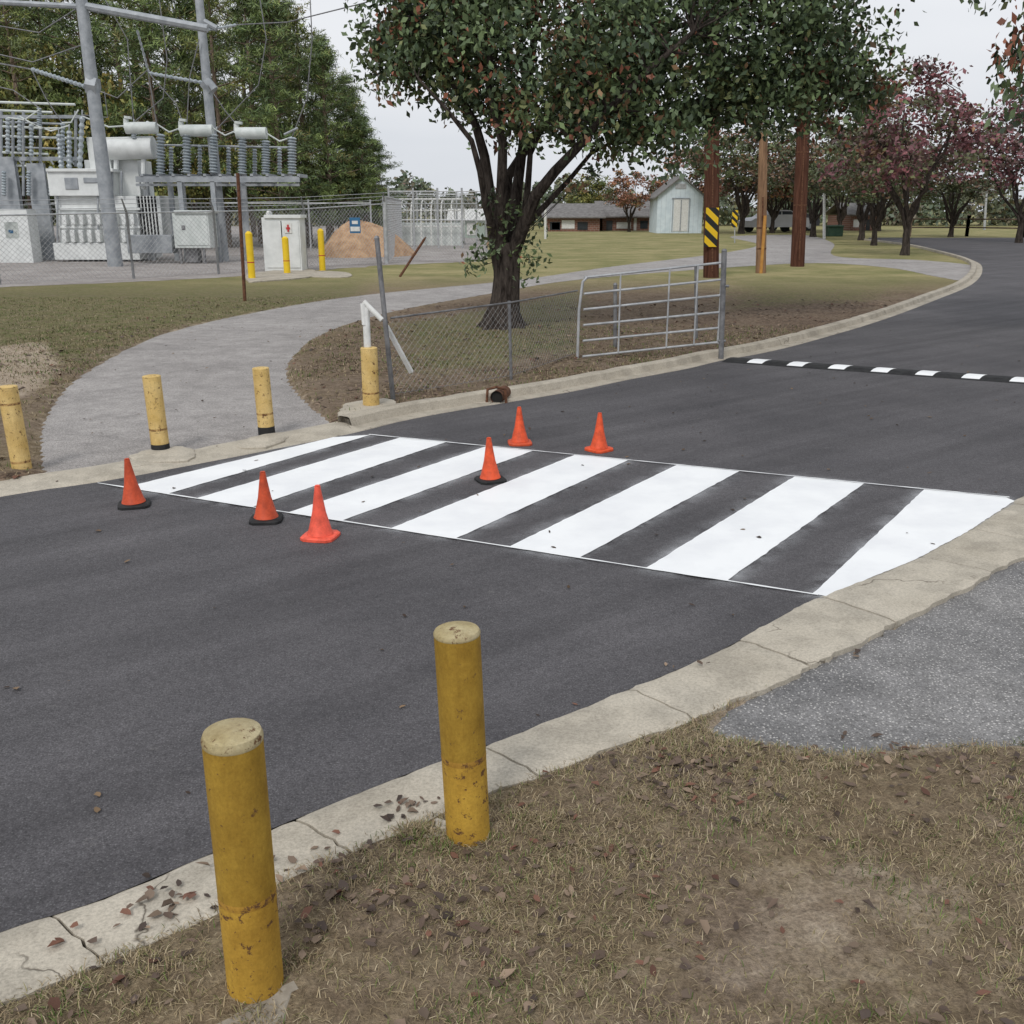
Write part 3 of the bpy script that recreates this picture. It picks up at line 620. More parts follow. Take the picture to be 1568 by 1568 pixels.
p=G(1089,425); mb=MB(); a=L(1078,378,p.y-.32); b=L(1101,318,p.y-.32); mb.box(a.x,b.x,p.y-.34,p.y-.31,a.z,b.z,0); mb.obj('hazard_marker_sign',[m_haz],smooth=False)
p=G(1125,372); mb=MB(); a=L(1120,348,p.y); b=L(1130,322,p.y); mb.box(a.x,b.x,p.y-.03,p.y,a.z,b.z,0); mb.tube([p,L(1125,322,p.y+.05)],.04,6,1); mb.obj('hazard_marker_sign',[m_haz,m_steel],smooth=False)
p=G(1165,418); mb=MB(); a=L(1163,330,p.y); mb.tube([Vector((p.x-.05,p.y-.22,0)),Vector((p.x-.05,p.y-.22,a.z))],.06,8,0); mb.obj('guy_wire_guard',[simple('orange_guard',(.42,.19,.05),(.52,.27,.07))])

# ---------------------------------------------------------------- substation
def insul(mb,a,b,r,n=8,m=0):
    a=Vector(a);b=Vector(b); P=[];R=[]
    for i in range(n*2+1): P.append(a.lerp(b,i/(n*2))); R.append(r if i%2 else r*.55)
    mb.tube(P,R,8,m)
YS=46.
def bxL(mb,u0,u1,v0,v1,Y0,dep,m=0):
    a=L(u0,v1,Y0); b=L(u1,v0,Y0); mb.box(a.x,b.x,Y0,Y0+dep,a.z,b.z,m)
tr=MB()
bxL(tr,92,208,300,372,YS,2.6); bxL(tr,84,212,372,398,YS-.2,3.); bxL(tr,76,168,262,300,YS-.3,2.2); bxL(tr,70,172,258,263,YS-.4,2.5)
bxL(tr,90,214,318,322,YS-.1,.3);bxL(tr,90,214,346,350,YS-.1,.3)
for i in range(9): bxL(tr,96+i*13,100+i*13,326,344,YS-.3,.3); 
for i in range(9): bxL(tr,96+i*13,100+i*13,352,371,YS-.3,.3)
for i in range(7): bxL(tr,212+i*5,214+i*5,300,372,YS+.2,1.8)
bxL(tr,135,210,245,300,YS+.6,1.8,0); bxL(tr,138,165,210,262,YS+.2,1.2)
a=L(160,228,YS+.3); b=L(236,226,YS+.3); tr.tube([a,b],.48,20,0); bxL(tr,150,200,210,222,YS,1.)
tr.tube([L(178,260,YS+.3),L(178,228,YS+.3)],.12,8); tr.tube([L(220,290,YS+.3),L(220,228,YS+.3)],.12,8)
for (u0,v0,u1,v1) in ((94,258,90,205),(106,258,106,200),(122,258,126,178),(150,210,148,170),(205,212,205,192)): insul(tr,L(u0,v0,YS),L(u1,v1,YS),.14,8,1); tr.tube([L(u1,v1,YS),L(u1,v1-10,YS)],.04,6,2)
bxL(tr,210,262,300,350,YS+1.5,1.5,3); bxL(tr,196,262,360,388,YS-1.6,.8,2); tr.tube([L(228,398,YS-1.2),L(228,386,YS-1.2)],.06,6,2)
bxL(tr,100,118,272,290,YS-.34,.05,2); bxL(tr,128,150,272,280,YS-.34,.05,2)
for (u0,v0,u1,v1) in ((172,300,172,262),(186,262,186,300),(88,300,88,372),(150,300,150,372)): tr.tube([L(u0,v0,YS-.15),L(u1,v1,YS-.15)],.05,6,2)
tr.obj('power_transformer',[m_tank,m_ins,m_sub,m_tank2],bevel=.04)
bus=MB()
def leg(u,v0,v1,Y=YS,r=.10,m=0): bus.box(L(u,v0,Y).x-r,L(u,v0,Y).x+r,Y-r,Y+r,0,L(u,v1,Y).z,m)
for u in (236,272,290,338,375,382): leg(u,400,278,YS+.8)
leg(287,400,278,YS-.6); leg(336,400,278,YS-.6); 
bxL(bus,208,458,270,279,YS-.7,.16); bxL(bus,208,458,270,279,YS+.9,.16); bxL(bus,208,458,281,285,YS,.12)
for u in range(215,456,24): bxL(bus,u,u+4,266,271,YS-.7,1.7)
for (u,v0,v1) in ((246,268,205),(286,266,205),(327,266,205),(371,268,210),(407,268,215),(447,268,210)): insul(bus,L(u,v0,YS),L(u,v1,YS),.22,13,1)
for (u,v0,v1) in ((262,268,225),(306,268,222),(350,268,225),(390,268,228),(428,268,226)): insul(bus,L(u,v0,YS+1.),L(u,v1,YS+1.),.12,9,1)
for (u0,u1,v) in ((193,240,196),(277,326,200),(362,408,204)): bus.tube([L(u0,v,YS),L(u1,v,YS)],.25,14,2); bus.tube([L(u0,v,YS),L(u0,v-14,YS)],.12,8,2); bus.tube([L(u0+3,v-14,YS),L(u0+3,v-18,YS)],.18,8,2)
bus.tube([L(240,222,YS+1),L(447,226,YS+1)],.05,6,0); bus.tube([L(435,206,YS),L(456,196,YS)],.05,6,0)
for v,u0,u1 in ((160,-80,115),(172,-80,80),(196,-80,62),(212,-80,120),(236,-80,74),(255,-80,60)): bus.tube([L(u0,v-6,YS+1),L(u1,v,YS+1)],.055,6,2)
for v,u0,u1 in ((186,-80,100),(224,-80,96),(268,-80,66)): bus.tube([L(u0,v-2,YS+2.6),L(u1,v+4,YS+2.6)],.05,6,0)
for u in (2,20,36,62,116): bus.tube([L(u,170,YS+1),L(u,300 if u!=116 else 255,YS+1)],.07,8,0)
for (u,v0,v1) in ((12,235,180),(30,232,178),(48,240,190),(96,240,188),(60,196,165),(78,300,255),(6,300,262),(44,300,262)): insul(bus,L(u,v0,YS+.5),L(u,v1,YS+.5),.12,9,1)
bxL(bus,-80,122,240,246,YS+.9,.2); bxL(bus,-80,122,176,181,YS+.9,.2)
for u in range(-70,120,16): bus.tube([L(u,240,YS+.9),L(u+8,252,YS+.9)],.04,5,0)
bxL(bus,12,20,240,398,YS+.8,.3,0); bxL(bus,-6,40,320,405,YS-1,.9,3); bxL(bus,60,66,250,398,YS+.8,.2,0)
for (a,b,c,d_) in ((120,168,95,188),(60,168,12,180),(126,178,205,192),(240,190,277,196),(326,196,362,200),(408,204,447,210),(90,196,30,178),(106,192,48,190)): 
    A=L(a,b,YS);B=L(c,d_,YS); mid=(A+B)/2; mid.z-=.25; bus.tube([A,mid,B],.035,5,2)
bus.obj('substation_busbar_frame',[m_sub,m_ins,m_tank2,m_tank])
def spole(u,v,ut,vt,r):
    p=G(u,v); a=L(ut,vt,p.y); mb=MB(); mb.tube([p+Vector((0,0,-.1)),a],[r*1.15,r*.8],12,0); return mb,p
mb,p=spole(177,408,122,-20,.27); Yp=p.y
mb.tube([L(122,8,Yp),L(318,44,Yp)],.15,8,0); mb.tube([L(122,10,Yp),L(-30,2,Yp)],.1,8,0)
insul(mb,L(48,106,Yp),L(138,135,Yp),.10,14,1); mb.tube([L(48,106,Yp),L(-40,90,Yp)],.03,5,2); mb.tube([L(134,130,Yp),L(150,133,Yp)],.35,6,0)
mb.obj('steel_transmission_pole',[m_sub,m_ins,m_dsteel])
mb,p=spole(343,400,302,-30,.22)
mb.tube([L(307,30,p.y),L(332,44,p.y)],.13,8,0); insul(mb,L(318,46,p.y),L(362,38,p.y),.07,8,1); insul(mb,L(228,112,p.y),L(318,128,p.y),.09,12,1); insul(mb,L(210,46,p.y),L(228,112,p.y),.06,8,1)
mb.tube([L(314,125,p.y),L(326,140,p.y)],.3,6,0); mb.obj('steel_transmission_pole',[m_sub,m_ins,m_dsteel])
mb=MB()
def sag(pts,r=.025): mb.tube([L(*q) for q in pts],r,5,0,False)
sag([(362,38,46),(440,34,44),(556,5,40),(700,-40,36)]); sag([(474,-20,46),(478,60,46),(470,150,46),(448,208,46)]); sag([(395,-20,46),(408,60,46),(396,130,46),(330,200,46)])
sag([(228,112,46),(270,160,46),(284,200,46)]); sag([(210,46,46),(225,100,46),(240,190,46)]); sag([(48,106,46),(70,150,46),(95,188,46)]); sag([(318,130,46),(345,170,46),(370,200,46)]); sag([(150,-20,46),(195,60,46),(205,190,46)]); sag([(-60,30,46),(60,50,46),(122,10,46)])
sag([(-60,70,46),(50,95,46),(134,66,46)]); sag([(140,135,46),(180,150,46),(225,108,46)]); sag([(160,140,46),(165,180,46),(126,176,46)]); sag([(240,-30,46),(256,90,46),(250,150,46),(204,188,46)]); sag([(-60,120,46),(20,138,46),(60,165,46)]); sag([(305,60,46),(290,120,46),(286,196,46)])
mb.obj('overhead_power_lines',[m_dsteel])
mb=MB(); pts=[G(-420,470),G(0,436),G(205,427),G(335,420),G(470,411),G(592,404),G(745,398)]; 
zf=[topz(pts[0],320)]+[topz(q,vt) for q,vt in zip(pts[1:],(330,326,324,320,312,312))]
for i in range(len(pts)-1):
    A,B=pts[i],pts[i+1]; z1=min(zf[i],zf[i+1]); link(mb,A,B,.05,z1,.17,.0055,1)
    mb.tube([Vector((A.x,A.y,zf[i])),Vector((B.x,B.y,zf[i+1]))],.03,6,0)
    for k_,dz in enumerate((.16,.30,.44)): mb.tube([Vector((A.x,A.y-.1*k_,zf[i]+dz)),Vector((B.x,B.y-.1*k_,zf[i+1]+dz))],.010,4,0,False)
    nn=max(1,int((B-A).length/3.)); 
    for j in range(nn+1):
        p=A.lerp(B,j/nn); zz=zf[i]+(zf[i+1]-zf[i])*j/nn; mb.tube([p,Vector((p.x,p.y,zz)),Vector((p.x,p.y-.3,zz+.46))],[.045,.045,.025],8,0)
p=pts[5]; mb.tube([p,Vector((p.x,p.y,topz(p,300)))],.09,12,0)
A=pts[5]; B=Vector((A.x-1.,A.y+16,0)); link(mb,A,B,.05,2.8,.22,.006,1); mb.tube([A+Vector((0,0,2.8)),B+Vector((0,0,2.8))],.03,6,0)
A=Vector((-50,58,0)); B=Vector((-8,58,0)); link(mb,A,B,.05,2.6,.26,.006,1); mb.tube([A+Vector((0,0,2.6)),B+Vector((0,0,2.6))],.03,6,0)
for j in range(13): q=A.lerp(B,j/12); mb.tube([q,q+Vector((0,0,2.8))],.05,6,0)
mb.obj('chain_link_fence',[m_steel,m_wire])
mb=MB(); Yc=G(293,404).y; bxL(mb,268,318,326,380,Yc,1.3,0); bxL(mb,266,320,322,327,Yc-.1,1.5,0); bxL(mb,270,292,330,376,Yc-.03,.04,0); bxL(mb,295,316,330,376,Yc-.03,.04,0)
for u in (276,312): 
    for dy in (.15,1.1): q=L(u,380,Yc+dy); mb.box(q.x-.06,q.x+.06,Yc+dy-.06,Yc+dy+.06,0,q.z,1)
bxL(mb,285,302,380,402,Yc+.3,.6,1); bxL(mb,278,283,345,352,Yc-.06,.04,1); mb.obj('electrical_cabinet',[m_tank2,m_dsteel],bevel=.03)
Yc=G(433,416).y
mb=MB(); bxL(mb,406,458,333,416,Yc,1.,0); bxL(mb,404,460,329,334,Yc-.08,1.15,0); bxL(mb,409,431,338,410,Yc-.03,.04,0); bxL(mb,434,456,338,410,Yc-.03,.04,0)
bxL(mb,436,446,341,357,Yc-.06,.015,2); bxL(mb,438,444,348,351,Yc-.08,.01,1); bxL(mb,440,442,344,355,Yc-.095,.01,1)
mb.obj('electrical_cabinet',[m_tank,m_red,m_white],bevel=.01)
mb=MB(); p=G(416,414); mb.tube([p,L(412,325,p.y)],.12,14,0); mb.tube([L(412,325,p.y),L(412,323,p.y)],[.12,.06],14,0); mb.obj('white_vent_pipe',[m_white])
pad('concrete_slab',[(380,432),(385,420),(470,412),(480,424),(400,432)],.05,m_conc2); pad('concrete_slab',[(470,424),(480,416),(530,418),(533,425)],.04,m_conc2)
def yb(u,v,vt,r=.12):
    p=G(u,v); h=topz(p,vt); mb=MB(); mb.tube([p,p+Vector((0,0,h*.35))],r,14,0,False); mb.tube([p+Vector((0,0,h*.35)),p+Vector((0,0,h*.37))],r*1.02,14,1,False); mb.tube([p+Vector((0,0,h*.37)),p+Vector((0,0,h*.95)),p+Vector((0,0,h))],[r,r,r*.4],14,0); mb.obj('yellow_safety_bollard',[m_yeln,m_red])
yb(386,428,354); yb(440,420,362); yb(494,414,350)
mb=MB(); p=G(547,408); mb.box(p.x-.22,p.x+.22,p.y-.1,p.y-.07,L(0,357,p.y).z,L(0,333,p.y).z,0); mb.box(p.x-.19,p.x+.19,p.y-.112,p.y-.102,L(0,354,p.y).z,L(0,347,p.y).z,1); mb.box(p.x-.12,p.x+.12,p.y-.112,p.y-.102,L(0,343,p.y).z,L(0,338,p.y).z,1); mb.obj('warning_sign',[m_blue,m_white],smooth=False)
mb=MB(); p=G(34,434); mb.box(p.x-.25,p.x+.15,p.y-.1,p.y-.07,L(0,365,p.y).z,L(0,340,p.y).z,0);  mb.box(p.x-.14,p.x-.0,p.y-.112,p.y-.102,L(0,357,p.y).z,L(0,352,p.y).z,1); mb.obj('warning_sign',[m_tank2,m_blue],smooth=False)
mb=MB(); c=L(545,360,50.); nr,na=14,40; V=[]
for i in range(nr+1):
    r=i/nr
    for j in range(na):
        a=2*math.pi*j/na; R=r*2.4*(1+.12*math.sin(3*a+1)+.06*math.sin(7*a)); hgt=1.6*math.cos(r*1.57)**.9*(1+.18*math.sin(2*a+1)*r)+random.uniform(-.09,.09)*(1-r); hgt+= .35*math.exp(-((R*math.cos(a)+1.2)**2))*(1-r)
        V.append((c.x+R*math.cos(a),52+R*math.sin(a),max(hgt,0)-.02))
mb.add(V,[(i*na+j,(i+1)*na+j,(i+1)*na+(j+1)%na,i*na+(j+1)%na) for i in range(nr) for j in range(na)]); mb.obj('dirt_mound',[simple('orange_soil',(.34,.20,.11),(.52,.34,.20),3,.95,0,1.,12)])
mb=MB()
for (A,B,h) in ((L(598,380,62),L(745,380,62),3.3),(L(640,372,68),L(760,372,68),3.2)):
    A=Vector((A.x,A.y,0));B=Vector((B.x,B.y,0)); link(mb,A,B,.05,h,.28,.007,1); 
    for z_ in (h,h*.5): mb.tube([A+Vector((0,0,z_)),B+Vector((0,0,z_))],.035,6,0)
    for j in range(5): q=A.lerp(B,j/4); mb.tube([q,q+Vector((0,0,h+.2))],.06,8,0)
mb.obj('chain_link_fence',[m_steel,m_wire])
mb=MB(); c=L(645,350,66); 
for i in range(9):
    x0=c.x-2.6+i*.65; P=[Vector((x0,66,0))]+[Vector((x0,66+2*(1-math.cos(a)),1.7+1.2*math.sin(a))) for a in (0,.5,1.,1.57,2.1,2.6,3.14)]+[Vector((x0,70,0))]; mb.tube(P,.05,6,0,False)
for z_ in (1.2,2.2,2.9): mb.tube([Vector((c.x-2.7,66.2 if z_<2 else 66.8,z_)),Vector((c.x+2.7,66.2 if z_<2 else 66.8,z_))],.05,6,0)
mb.box(c.x-2.5,c.x+2.5,66.6,69.4,0,1.4,1); mb.obj('batting_cage_frame',[m_white,m_tank2])
def gable(name,u0,u1,vb,ve,vr,Y,dep,mats,over=.25,front=True,wins=()):
    a=L(u0,vb,Y); b=L(u1,vb,Y); ze=L(u0,ve,Y).z; zr=L(u0,vr,Y).z; x0,x1=a.x,b.x; xm=(x0+x1)/2; e=empty(name); mb=MB()
    if front:
        V=[(x0,Y,0),(x1,Y,0),(x1,Y,ze),(xm,Y,zr),(x0,Y,ze)]+[(x0,Y+dep,0),(x1,Y+dep,0),(x1,Y+dep,ze),(xm,Y+dep,zr),(x0,Y+dep,ze)]
        mb.add(V,[(0,1,2,3,4),(9,8,7,6,5),(0,4,9,5),(1,6,7,2)],0); mb.obj('walls',[mats[0]],e,smooth=False)
        r=MB(); sl=(zr-ze)/(xm-x0); t_=.12
        for sx_,xe in ((-1,x0-over),(1,x1+over)):
            zz=ze-over*sl; V=[(xm,Y-over,zr+.02),(xe,Y-over,zz+.02),(xe,Y+dep+over,zz+.02),(xm,Y+dep+over,zr+.02),(xm,Y-over,zr+.02+t_),(xe,Y-over,zz+.02+t_),(xe,Y+dep+over,zz+.02+t_),(xm,Y+dep+over,zr+.02+t_)]
            r.add(V,[(0,1,2,3),(7,6,5,4),(0,4,5,1),(1,5,6,2),(2,6,7,3)],0)
        r.obj('roof',[mats[1]],e,smooth=False)
    else:
        mb.box(x0,x1,Y,Y+dep,0,ze,0); mb.obj('walls',[mats[0]],e,smooth=False); r=MB(); ym=Y+dep/2
        V=[(x0-over,Y-over,ze),(x1+over,Y-over,ze),(x1+over,ym,zr),(x0-over,ym,zr),(x0-over,Y+dep+over,ze),(x1+over,Y+dep+over,ze)]
        V+=[(p[0],p[1],p[2]+.12) for p in V]
        r.add(V,[(6,7,8,9),(9,8,11,10),(0,3,2,1),(3,4,5,2),(0,1,7,6),(5,4,10,11),(1,2,8,7),(2,5,11,8),(0,6,9,3),(3,9,10,4)],0); r.obj('roof',[mats[1]],e,smooth=False)
    d=MB()
    for (ua,ub,va,vb2,mi) in wins:
        p=L(ua,vb2,Y); q=L(ub,va,Y); d.box(p.x,q.x,Y-.05,Y-.003,max(p.z,0.02),q.z,mi)
    if wins: d.obj('doors_and_windows',mats[2:],e,smooth=False)
    return e
k=M('white_clapboard',.6); sx=k.n('ShaderNodeSeparateXYZ'); k.put(sx.inputs[0],k.tc); fr=k.ma('FRACT',k.ma('MULTIPLY',sx.outputs[0],2.2)); k.col(k.mix(k.ramp(fr,[(.0,.0),(.07,1.)]),(.36,.40,.43),k.ramp(k.noise(2,5),[(.35,(.56,.65,.70)),(.65,(.68,.76,.80))]))); m_clap=k.m
m_roof=simple('grey_shingles',(.13,.125,.12),(.22,.21,.205),3,.9,0,.4); m_glass=simple('dark_window',(.02,.025,.03),(.04,.045,.05),2,.15)
k=M('brick_wall',.85); br=k.n('ShaderNodeTexBrick'); br.inputs['Scale'].default_value=1.2; k.put(br.inputs['Vector'],k.mapv((1,1,1),(math.radians(90),0,0))); br.inputs['Color1'].default_value=(.24,.11,.08,1); br.inputs['Color2'].default_value=(.18,.085,.06,1); br.inputs['Mortar'].default_value=(.3,.26,.22,1); k.col(br.outputs[0]); m_brick=k.m
gable('garden_shed',1005,1074,357,300,271,100,5.5,[m_clap,m_roof,m_white,m_steel,m_glass],.35,wins=[(1030,1055,305,354,0),(1034,1051,281,289,1)])
mb=MB(); 
for (ua,ub,va,vb2) in ((1029,1030.4,304,355),(1054.6,1056,304,355),(1029,1056,303,304.5),(1042,1042.8,306,354)): 
    p=L(ua,vb2,99.9); q=L(ub,va,99.9); mb.box(p.x,q.x,99.9,99.93,max(p.z,.02),q.z)
mb.obj('door_trim',[m_sub],bpy.data.objects['garden_shed'],smooth=False)
gable('brick_house',838,918,357,334,313,108,8,[m_brick,m_roof,m_white,m_glass],.6,front=False,wins=[(842,858,340,352,1),(845,857,341,351,0),(860,880,337,350,0),(884,900,340,352,1)])
gable('brick_house',922,996,357,333,309,112,8,[m_brick,m_roof,m_white,m_glass],.6,front=False,wins=[(928,938,338,356,1),(944,966,340,350,0),(970,975,334,356,0),(980,992,338,350,1)])
gable('green_shed',690,742,362,338,322,84,5,[simple('green_siding',(.28,.37,.30),(.38,.47,.40),3),m_white,m_white,m_glass],.3,front=False,wins=[(700,708,342,352,1),(715,728,341,360,0)])
gable('brick_house',1300,1345,355,330,312,112,8,[m_brick,m_roof,m_white,m_glass],.5,front=False,wins=[(1306,1316,336,348,0),(1325,1333,336,354,1)])
mb=MB(); p=G(835,366); mb.tube([p,L(835,308,p.y)],.10,8,0); mb.obj('white_post',[m_white])
mb=MB(); Yc=G(1280,362).y; bxL(mb,1268,1292,348,362,Yc,1.2,0); bxL(mb,1267,1293,345,348,Yc-.1,1.4,0); mb.obj('utility_cabinet',[simple('green_enamel',(.03,.07,.045),(.05,.10,.06),3,.5)],bevel=.04)
def car(u,Y,col,rot):
    mb=MB(); w=.85; side=[(-2.2,.35),(-2.25,.75),(-1.9,.92),(-1.2,1.0),(-.6,1.42),(.8,1.45),(1.5,1.02),(2.15,.95),(2.25,.6),(2.2,.35)]
    V=[(x,-w*(.86 if z>1.1 else 1),z) for x,z in side]+[(x,w*(.86 if z>1.1 else 1),z) for x,z in side]; n=len(side)
    mb.add(V,[tuple(range(n)),tuple(range(2*n-1,n-1,-1))]+[(i,n+i,n+(i+1)%n,(i+1)%n) for i in range(n)],0)
    for sy in (-1,1):
        mb.add([(-1.05,sy*.83,1.04),(-.55,sy*.77,1.36),(.05,sy*.77,1.38),(.05,sy*.83,1.04)],[(0,1,2,3)],1); mb.add([(.12,sy*.83,1.04),(.12,sy*.77,1.38),(.78,sy*.77,1.38),(1.35,sy*.83,1.06)],[(0,1,2,3)],1)
        for x in (-1.4,1.4): mb.tube([Vector((x,sy*.70,.33)),Vector((x,sy*.90,.33))],.33,18,2); mb.tube([Vector((x,sy*.90,.33)),Vector((x,sy*.91,.33))],.18,12,3)
    o=mb.obj('parked_car',[simple('car_paint',col,tuple(c*1.1 for c in col),3,.3),m_glass,m_black,m_steel],bevel=.05); p=L(u,350,Y); o.location=(p.x,Y,0); o.rotation_euler=(0,0,rot); o.scale=(1.5,1.5,1.5)
car(1184,104,(.5,.5,.52),.3); car(1203,112,(.06,.06,.07),.2)
mb=MB(); P=[G(1392,362),G(1480,362),G(1568,364),G(1700,366)]; 
for i in range(3):
    A,B=P[i],P[i+1]; nn=max(1,int((B-A).length/3.))
    for z_ in (.75,1.45): mb.tube([A+Vector((0,0,z_)),B+Vector((0,0,z_))],.07,6,0)
    for j in range(nn+1): q=A.lerp(B,j/nn); mb.box(q.x-.12,q.x+.12,q.y-.1,q.y+.1,0,1.75,0)
mb.obj('wooden_rail_fence',[simple('weathered_wood',(.10,.075,.055),(.19,.14,.10),4,.9)])
mb=MB(); p=G(1507,352); mb.tube([p,L(1511,292,p.y)],[.16,.1],8,0); a=L(1511,292,p.y); mb.tube([a,a+Vector((.5,0,.1))],.06,6,0); mb.box(a.x+.4,a.x+1.0,a.y-.15,a.y+.15,a.z,a.z+.18); mb.obj('street_lamp',[m_steel])
mb=MB(); p=G(1262,366); mb.tube([p,L(1262,296,p.y)],[.12,.1],8,0); mb.obj('white_post',[m_white])

# ---------------------------------------------------------------- grass blades + litter
def scatter(x0,x1,y0,y1,n,cond=None,margin=.03,tuft=0,ts=.03):
    x=rng.uniform(x0,x1,n); y=rng.uniform(y0,y1,n)
    if tuft:
        k_=rng.integers(0,n//tuft,n); x=x[k_]+rng.normal(size=n)*ts; y=y[k_]+rng.normal(size=n)*ts
    d=paved(x,y); ok=d>margin
    if cond is not None: ok&=cond(x,y,d)
    x,y,d=x[ok],y[ok],d[ok]; return x,y,gz(x,y,d)
def patch(x,y,s=1.): return .5+.2*np.sin(x*2.3*s+1.7*np.sin(y*1.9*s))+.2*np.sin(y*3.1*s+1.3*np.sin(x*2.7*s+1))+.12*np.sin(x*6.7*s+y*4.9*s+2*np.sin(y*5.3*s))
def blades(name,parts,lmin,lmax,w,gthr=.62,gmax=.4,bright=1.):
    x,y,z=[np.concatenate(q) for q in zip(*parts)]; n=len(x)
    a=rng.uniform(0,2*np.pi,n); ln=rng.uniform(lmin,lmax,n); tilt=rng.uniform(.08,1.0,n)**1.4; g=patch(x*1.7+3,y*1.7,1.3); isg=(rng.random(n)<np.clip((g-gthr)*1.3,0.04,gmax))
    tilt=np.where(isg,tilt*.6+.4,tilt*.75); dx=np.cos(a)*ln*np.cos(tilt*1.3); dy=np.sin(a)*ln*np.cos(tilt*1.3); dz=ln*np.sin(tilt*1.3)*.8
    px,py=-np.sin(a)*w,np.cos(a)*w; B=np.stack([x,y,z-.002],1)
    V=np.stack([B+np.stack([px,py,0*x],1),B-np.stack([px,py,0*x],1),B+np.stack([dx*.55-px*.7,dy*.55-py*.7,dz*.75+.004],1),B+np.stack([dx*.55+px*.7,dy*.55+py*.7,dz*.75+.004],1)],1)
    tip=B+np.stack([dx,dy,dz],1); V=np.concatenate([V,tip[:,None,:]],1).reshape(-1,3)
    i=np.arange(n)*5; F3=np.concatenate([np.stack([i,i+1,i+2],1),np.stack([i,i+2,i+3],1),np.stack([i+3,i+2,i+4],1)])
    dryp=np.array([(.36,.285,.175),(.28,.215,.132),(.48,.40,.27),(.19,.145,.09),(.26,.235,.11)]); c=dryp[rng.choice(5,n,p=[.32,.27,.13,.13,.15])]
    gr=np.array([(.10,.15,.04),(.15,.20,.06)])[rng.choice(2,n)]; c=np.where(isg[:,None],gr,c)*(rng.uniform(.6,1.15,n)*bright)[:,None]
    me=fast_mesh(name,V,F3,m_blade,np.repeat(c,5,0)); o=bpy.data.objects.new(name,me); sc.collection.objects.link(o)
ns=lambda x,y:(y<5.9+.75*x)
def near(x,y,d):
    bare=np.clip(.5-sd(BP,x,y)/.8,0,1); return ns(x,y)&(rng.random(len(x))<np.clip((patch(x,y,1.5)-.10)*1.8,.12,1)*(1-.68*bare))&(sd(road[::2],x,y)>.3)
p1=scatter(-2.6,5.4,1.3,4.7,165000,near,-.01); p2=scatter(-2.6,5.4,1.3,4.7,165000,near,-.01,26,.032)
edge=scatter(-2.5,5.,1.5,5.,70000,lambda x,y,d:ns(x,y)&(d<.13)&(sd(road[::2],x,y)>.3),-.03,12,.03)
ft=[]
for (u,v) in ((215,1570),(300,1500),(640,1292),(720,1305),(800,1275),(455,1500)):
    q=G(u,v); m_=500; a=rng.uniform(0,6.28,m_); rr_=rng.uniform(0,.09,m_); x=q.x+np.cos(a)*rr_; y=q.y+np.sin(a)*rr_*.6; ft.append((x,y,np.full(m_,.055)))
blades('dry_grass_lawn',[p1,p2,edge]+ft,.018,.055,.0016)
isl=lambda x,y,d:(y>7.5)&(rng.random(len(x))<patch(x,y,.6))
blades('dry_grass_verge',[scatter(-9,6,8,20,90000,isl,.0),scatter(-20,-4,13,27,60000,lambda x,y,d:rng.random(len(x))<.8,.0)],.03,.07,.005,.35,.75,.85)
def litter_obj(name,pts,s0,s1,pal,flat=.35):
    x,y,z=pts; n=len(x); a=rng.uniform(0,6.28,n); s=rng.uniform(s0,s1,n); w=s*rng.uniform(.32,.6,n); f=rng.uniform(.0,flat,n)*s; tl=rng.normal(size=n)*.3
    ux,uy=np.cos(a),np.sin(a); V=[]
    for (al,la,h) in ((-1,0,0),(-.45,.8,.7),(.35,.9,.9),(1.05,0,.5),(.35,-.9,.9),(-.45,-.8,.7)):
        jx=rng.normal(size=n)*.12; jy=rng.normal(size=n)*.18
        V.append(np.stack([x+ux*(al+jx)*s*.5-uy*(la+jy)*w*.6,y+uy*(al+jx)*s*.5+ux*(la+jy)*w*.6,z+.004+h*f*.6*rng.uniform(.3,1.4,n)+np.abs(tl)*s*(al+1)*.25],1))
    V=np.stack(V,1).reshape(-1,3); i=np.arange(n)*6; Fq=np.concatenate([np.stack([i,i+3,i+2,i+1],1),np.stack([i,i+5,i+4,i+3],1)])
    pc=np.array(pal); c=pc[rng.choice(len(pal),n)]*rng.uniform(.6,1.3,n)[:,None]
    me=fast_mesh(name,V,Fq,m_dead,np.repeat(c,6,0)); o=bpy.data.objects.new(name,me); sc.collection.objects.link(o)
lp=[(.14,.098,.073),(.11,.078,.06),(.19,.14,.104),(.085,.063,.052),(.24,.175,.125),(.16,.08,.055)]
def cl_(x,y,d): return ns(x,y)&(rng.random(len(x))<np.clip(.12+1.7*(patch(x,y,1.9)-.5),.06,1))&((d>0)|(rng.random(len(x))<.07))
A_=scatter(-3,6,1.3,5,6800,cl_,-.2)
cx,cy=[],[]
for (u,v,n_,s_) in ((600,1252,14,.04),(275,1392,13,.04),(250,1385,4,.06),(1070,1215,34,.09),(650,1240,6,.04),(1050,1190,26,.13),(1420,1165,26,.14),(1200,1180,26,.13),(900,1360,34,.2),(720,1400,34,.25),(520,1400,36,.2),(640,1450,30,.22),(480,1330,12,.07),(190,1430,10,.07)):
    p=G(u,v); cx+=list(rng.normal(p.x,s_*1.2,n_)); cy+=list(rng.normal(p.y,s_,n_))
cx=np.array(cx);cy=np.array(cy); dd=paved(cx,cy)
mx_,my_,mz_=[np.concatenate(q) for q in zip(A_,(cx,cy,gz(cx,cy,dd)))]; md_=paved(mx_,my_); dcur=sd(curbpoly,mx_,my_)
mz_=np.where(md_>0,mz_+.006,np.where(dcur<0,.036,.012)); litter_obj('fallen_leaves',(mx_,my_,mz_),.022,.056,lp,.6)
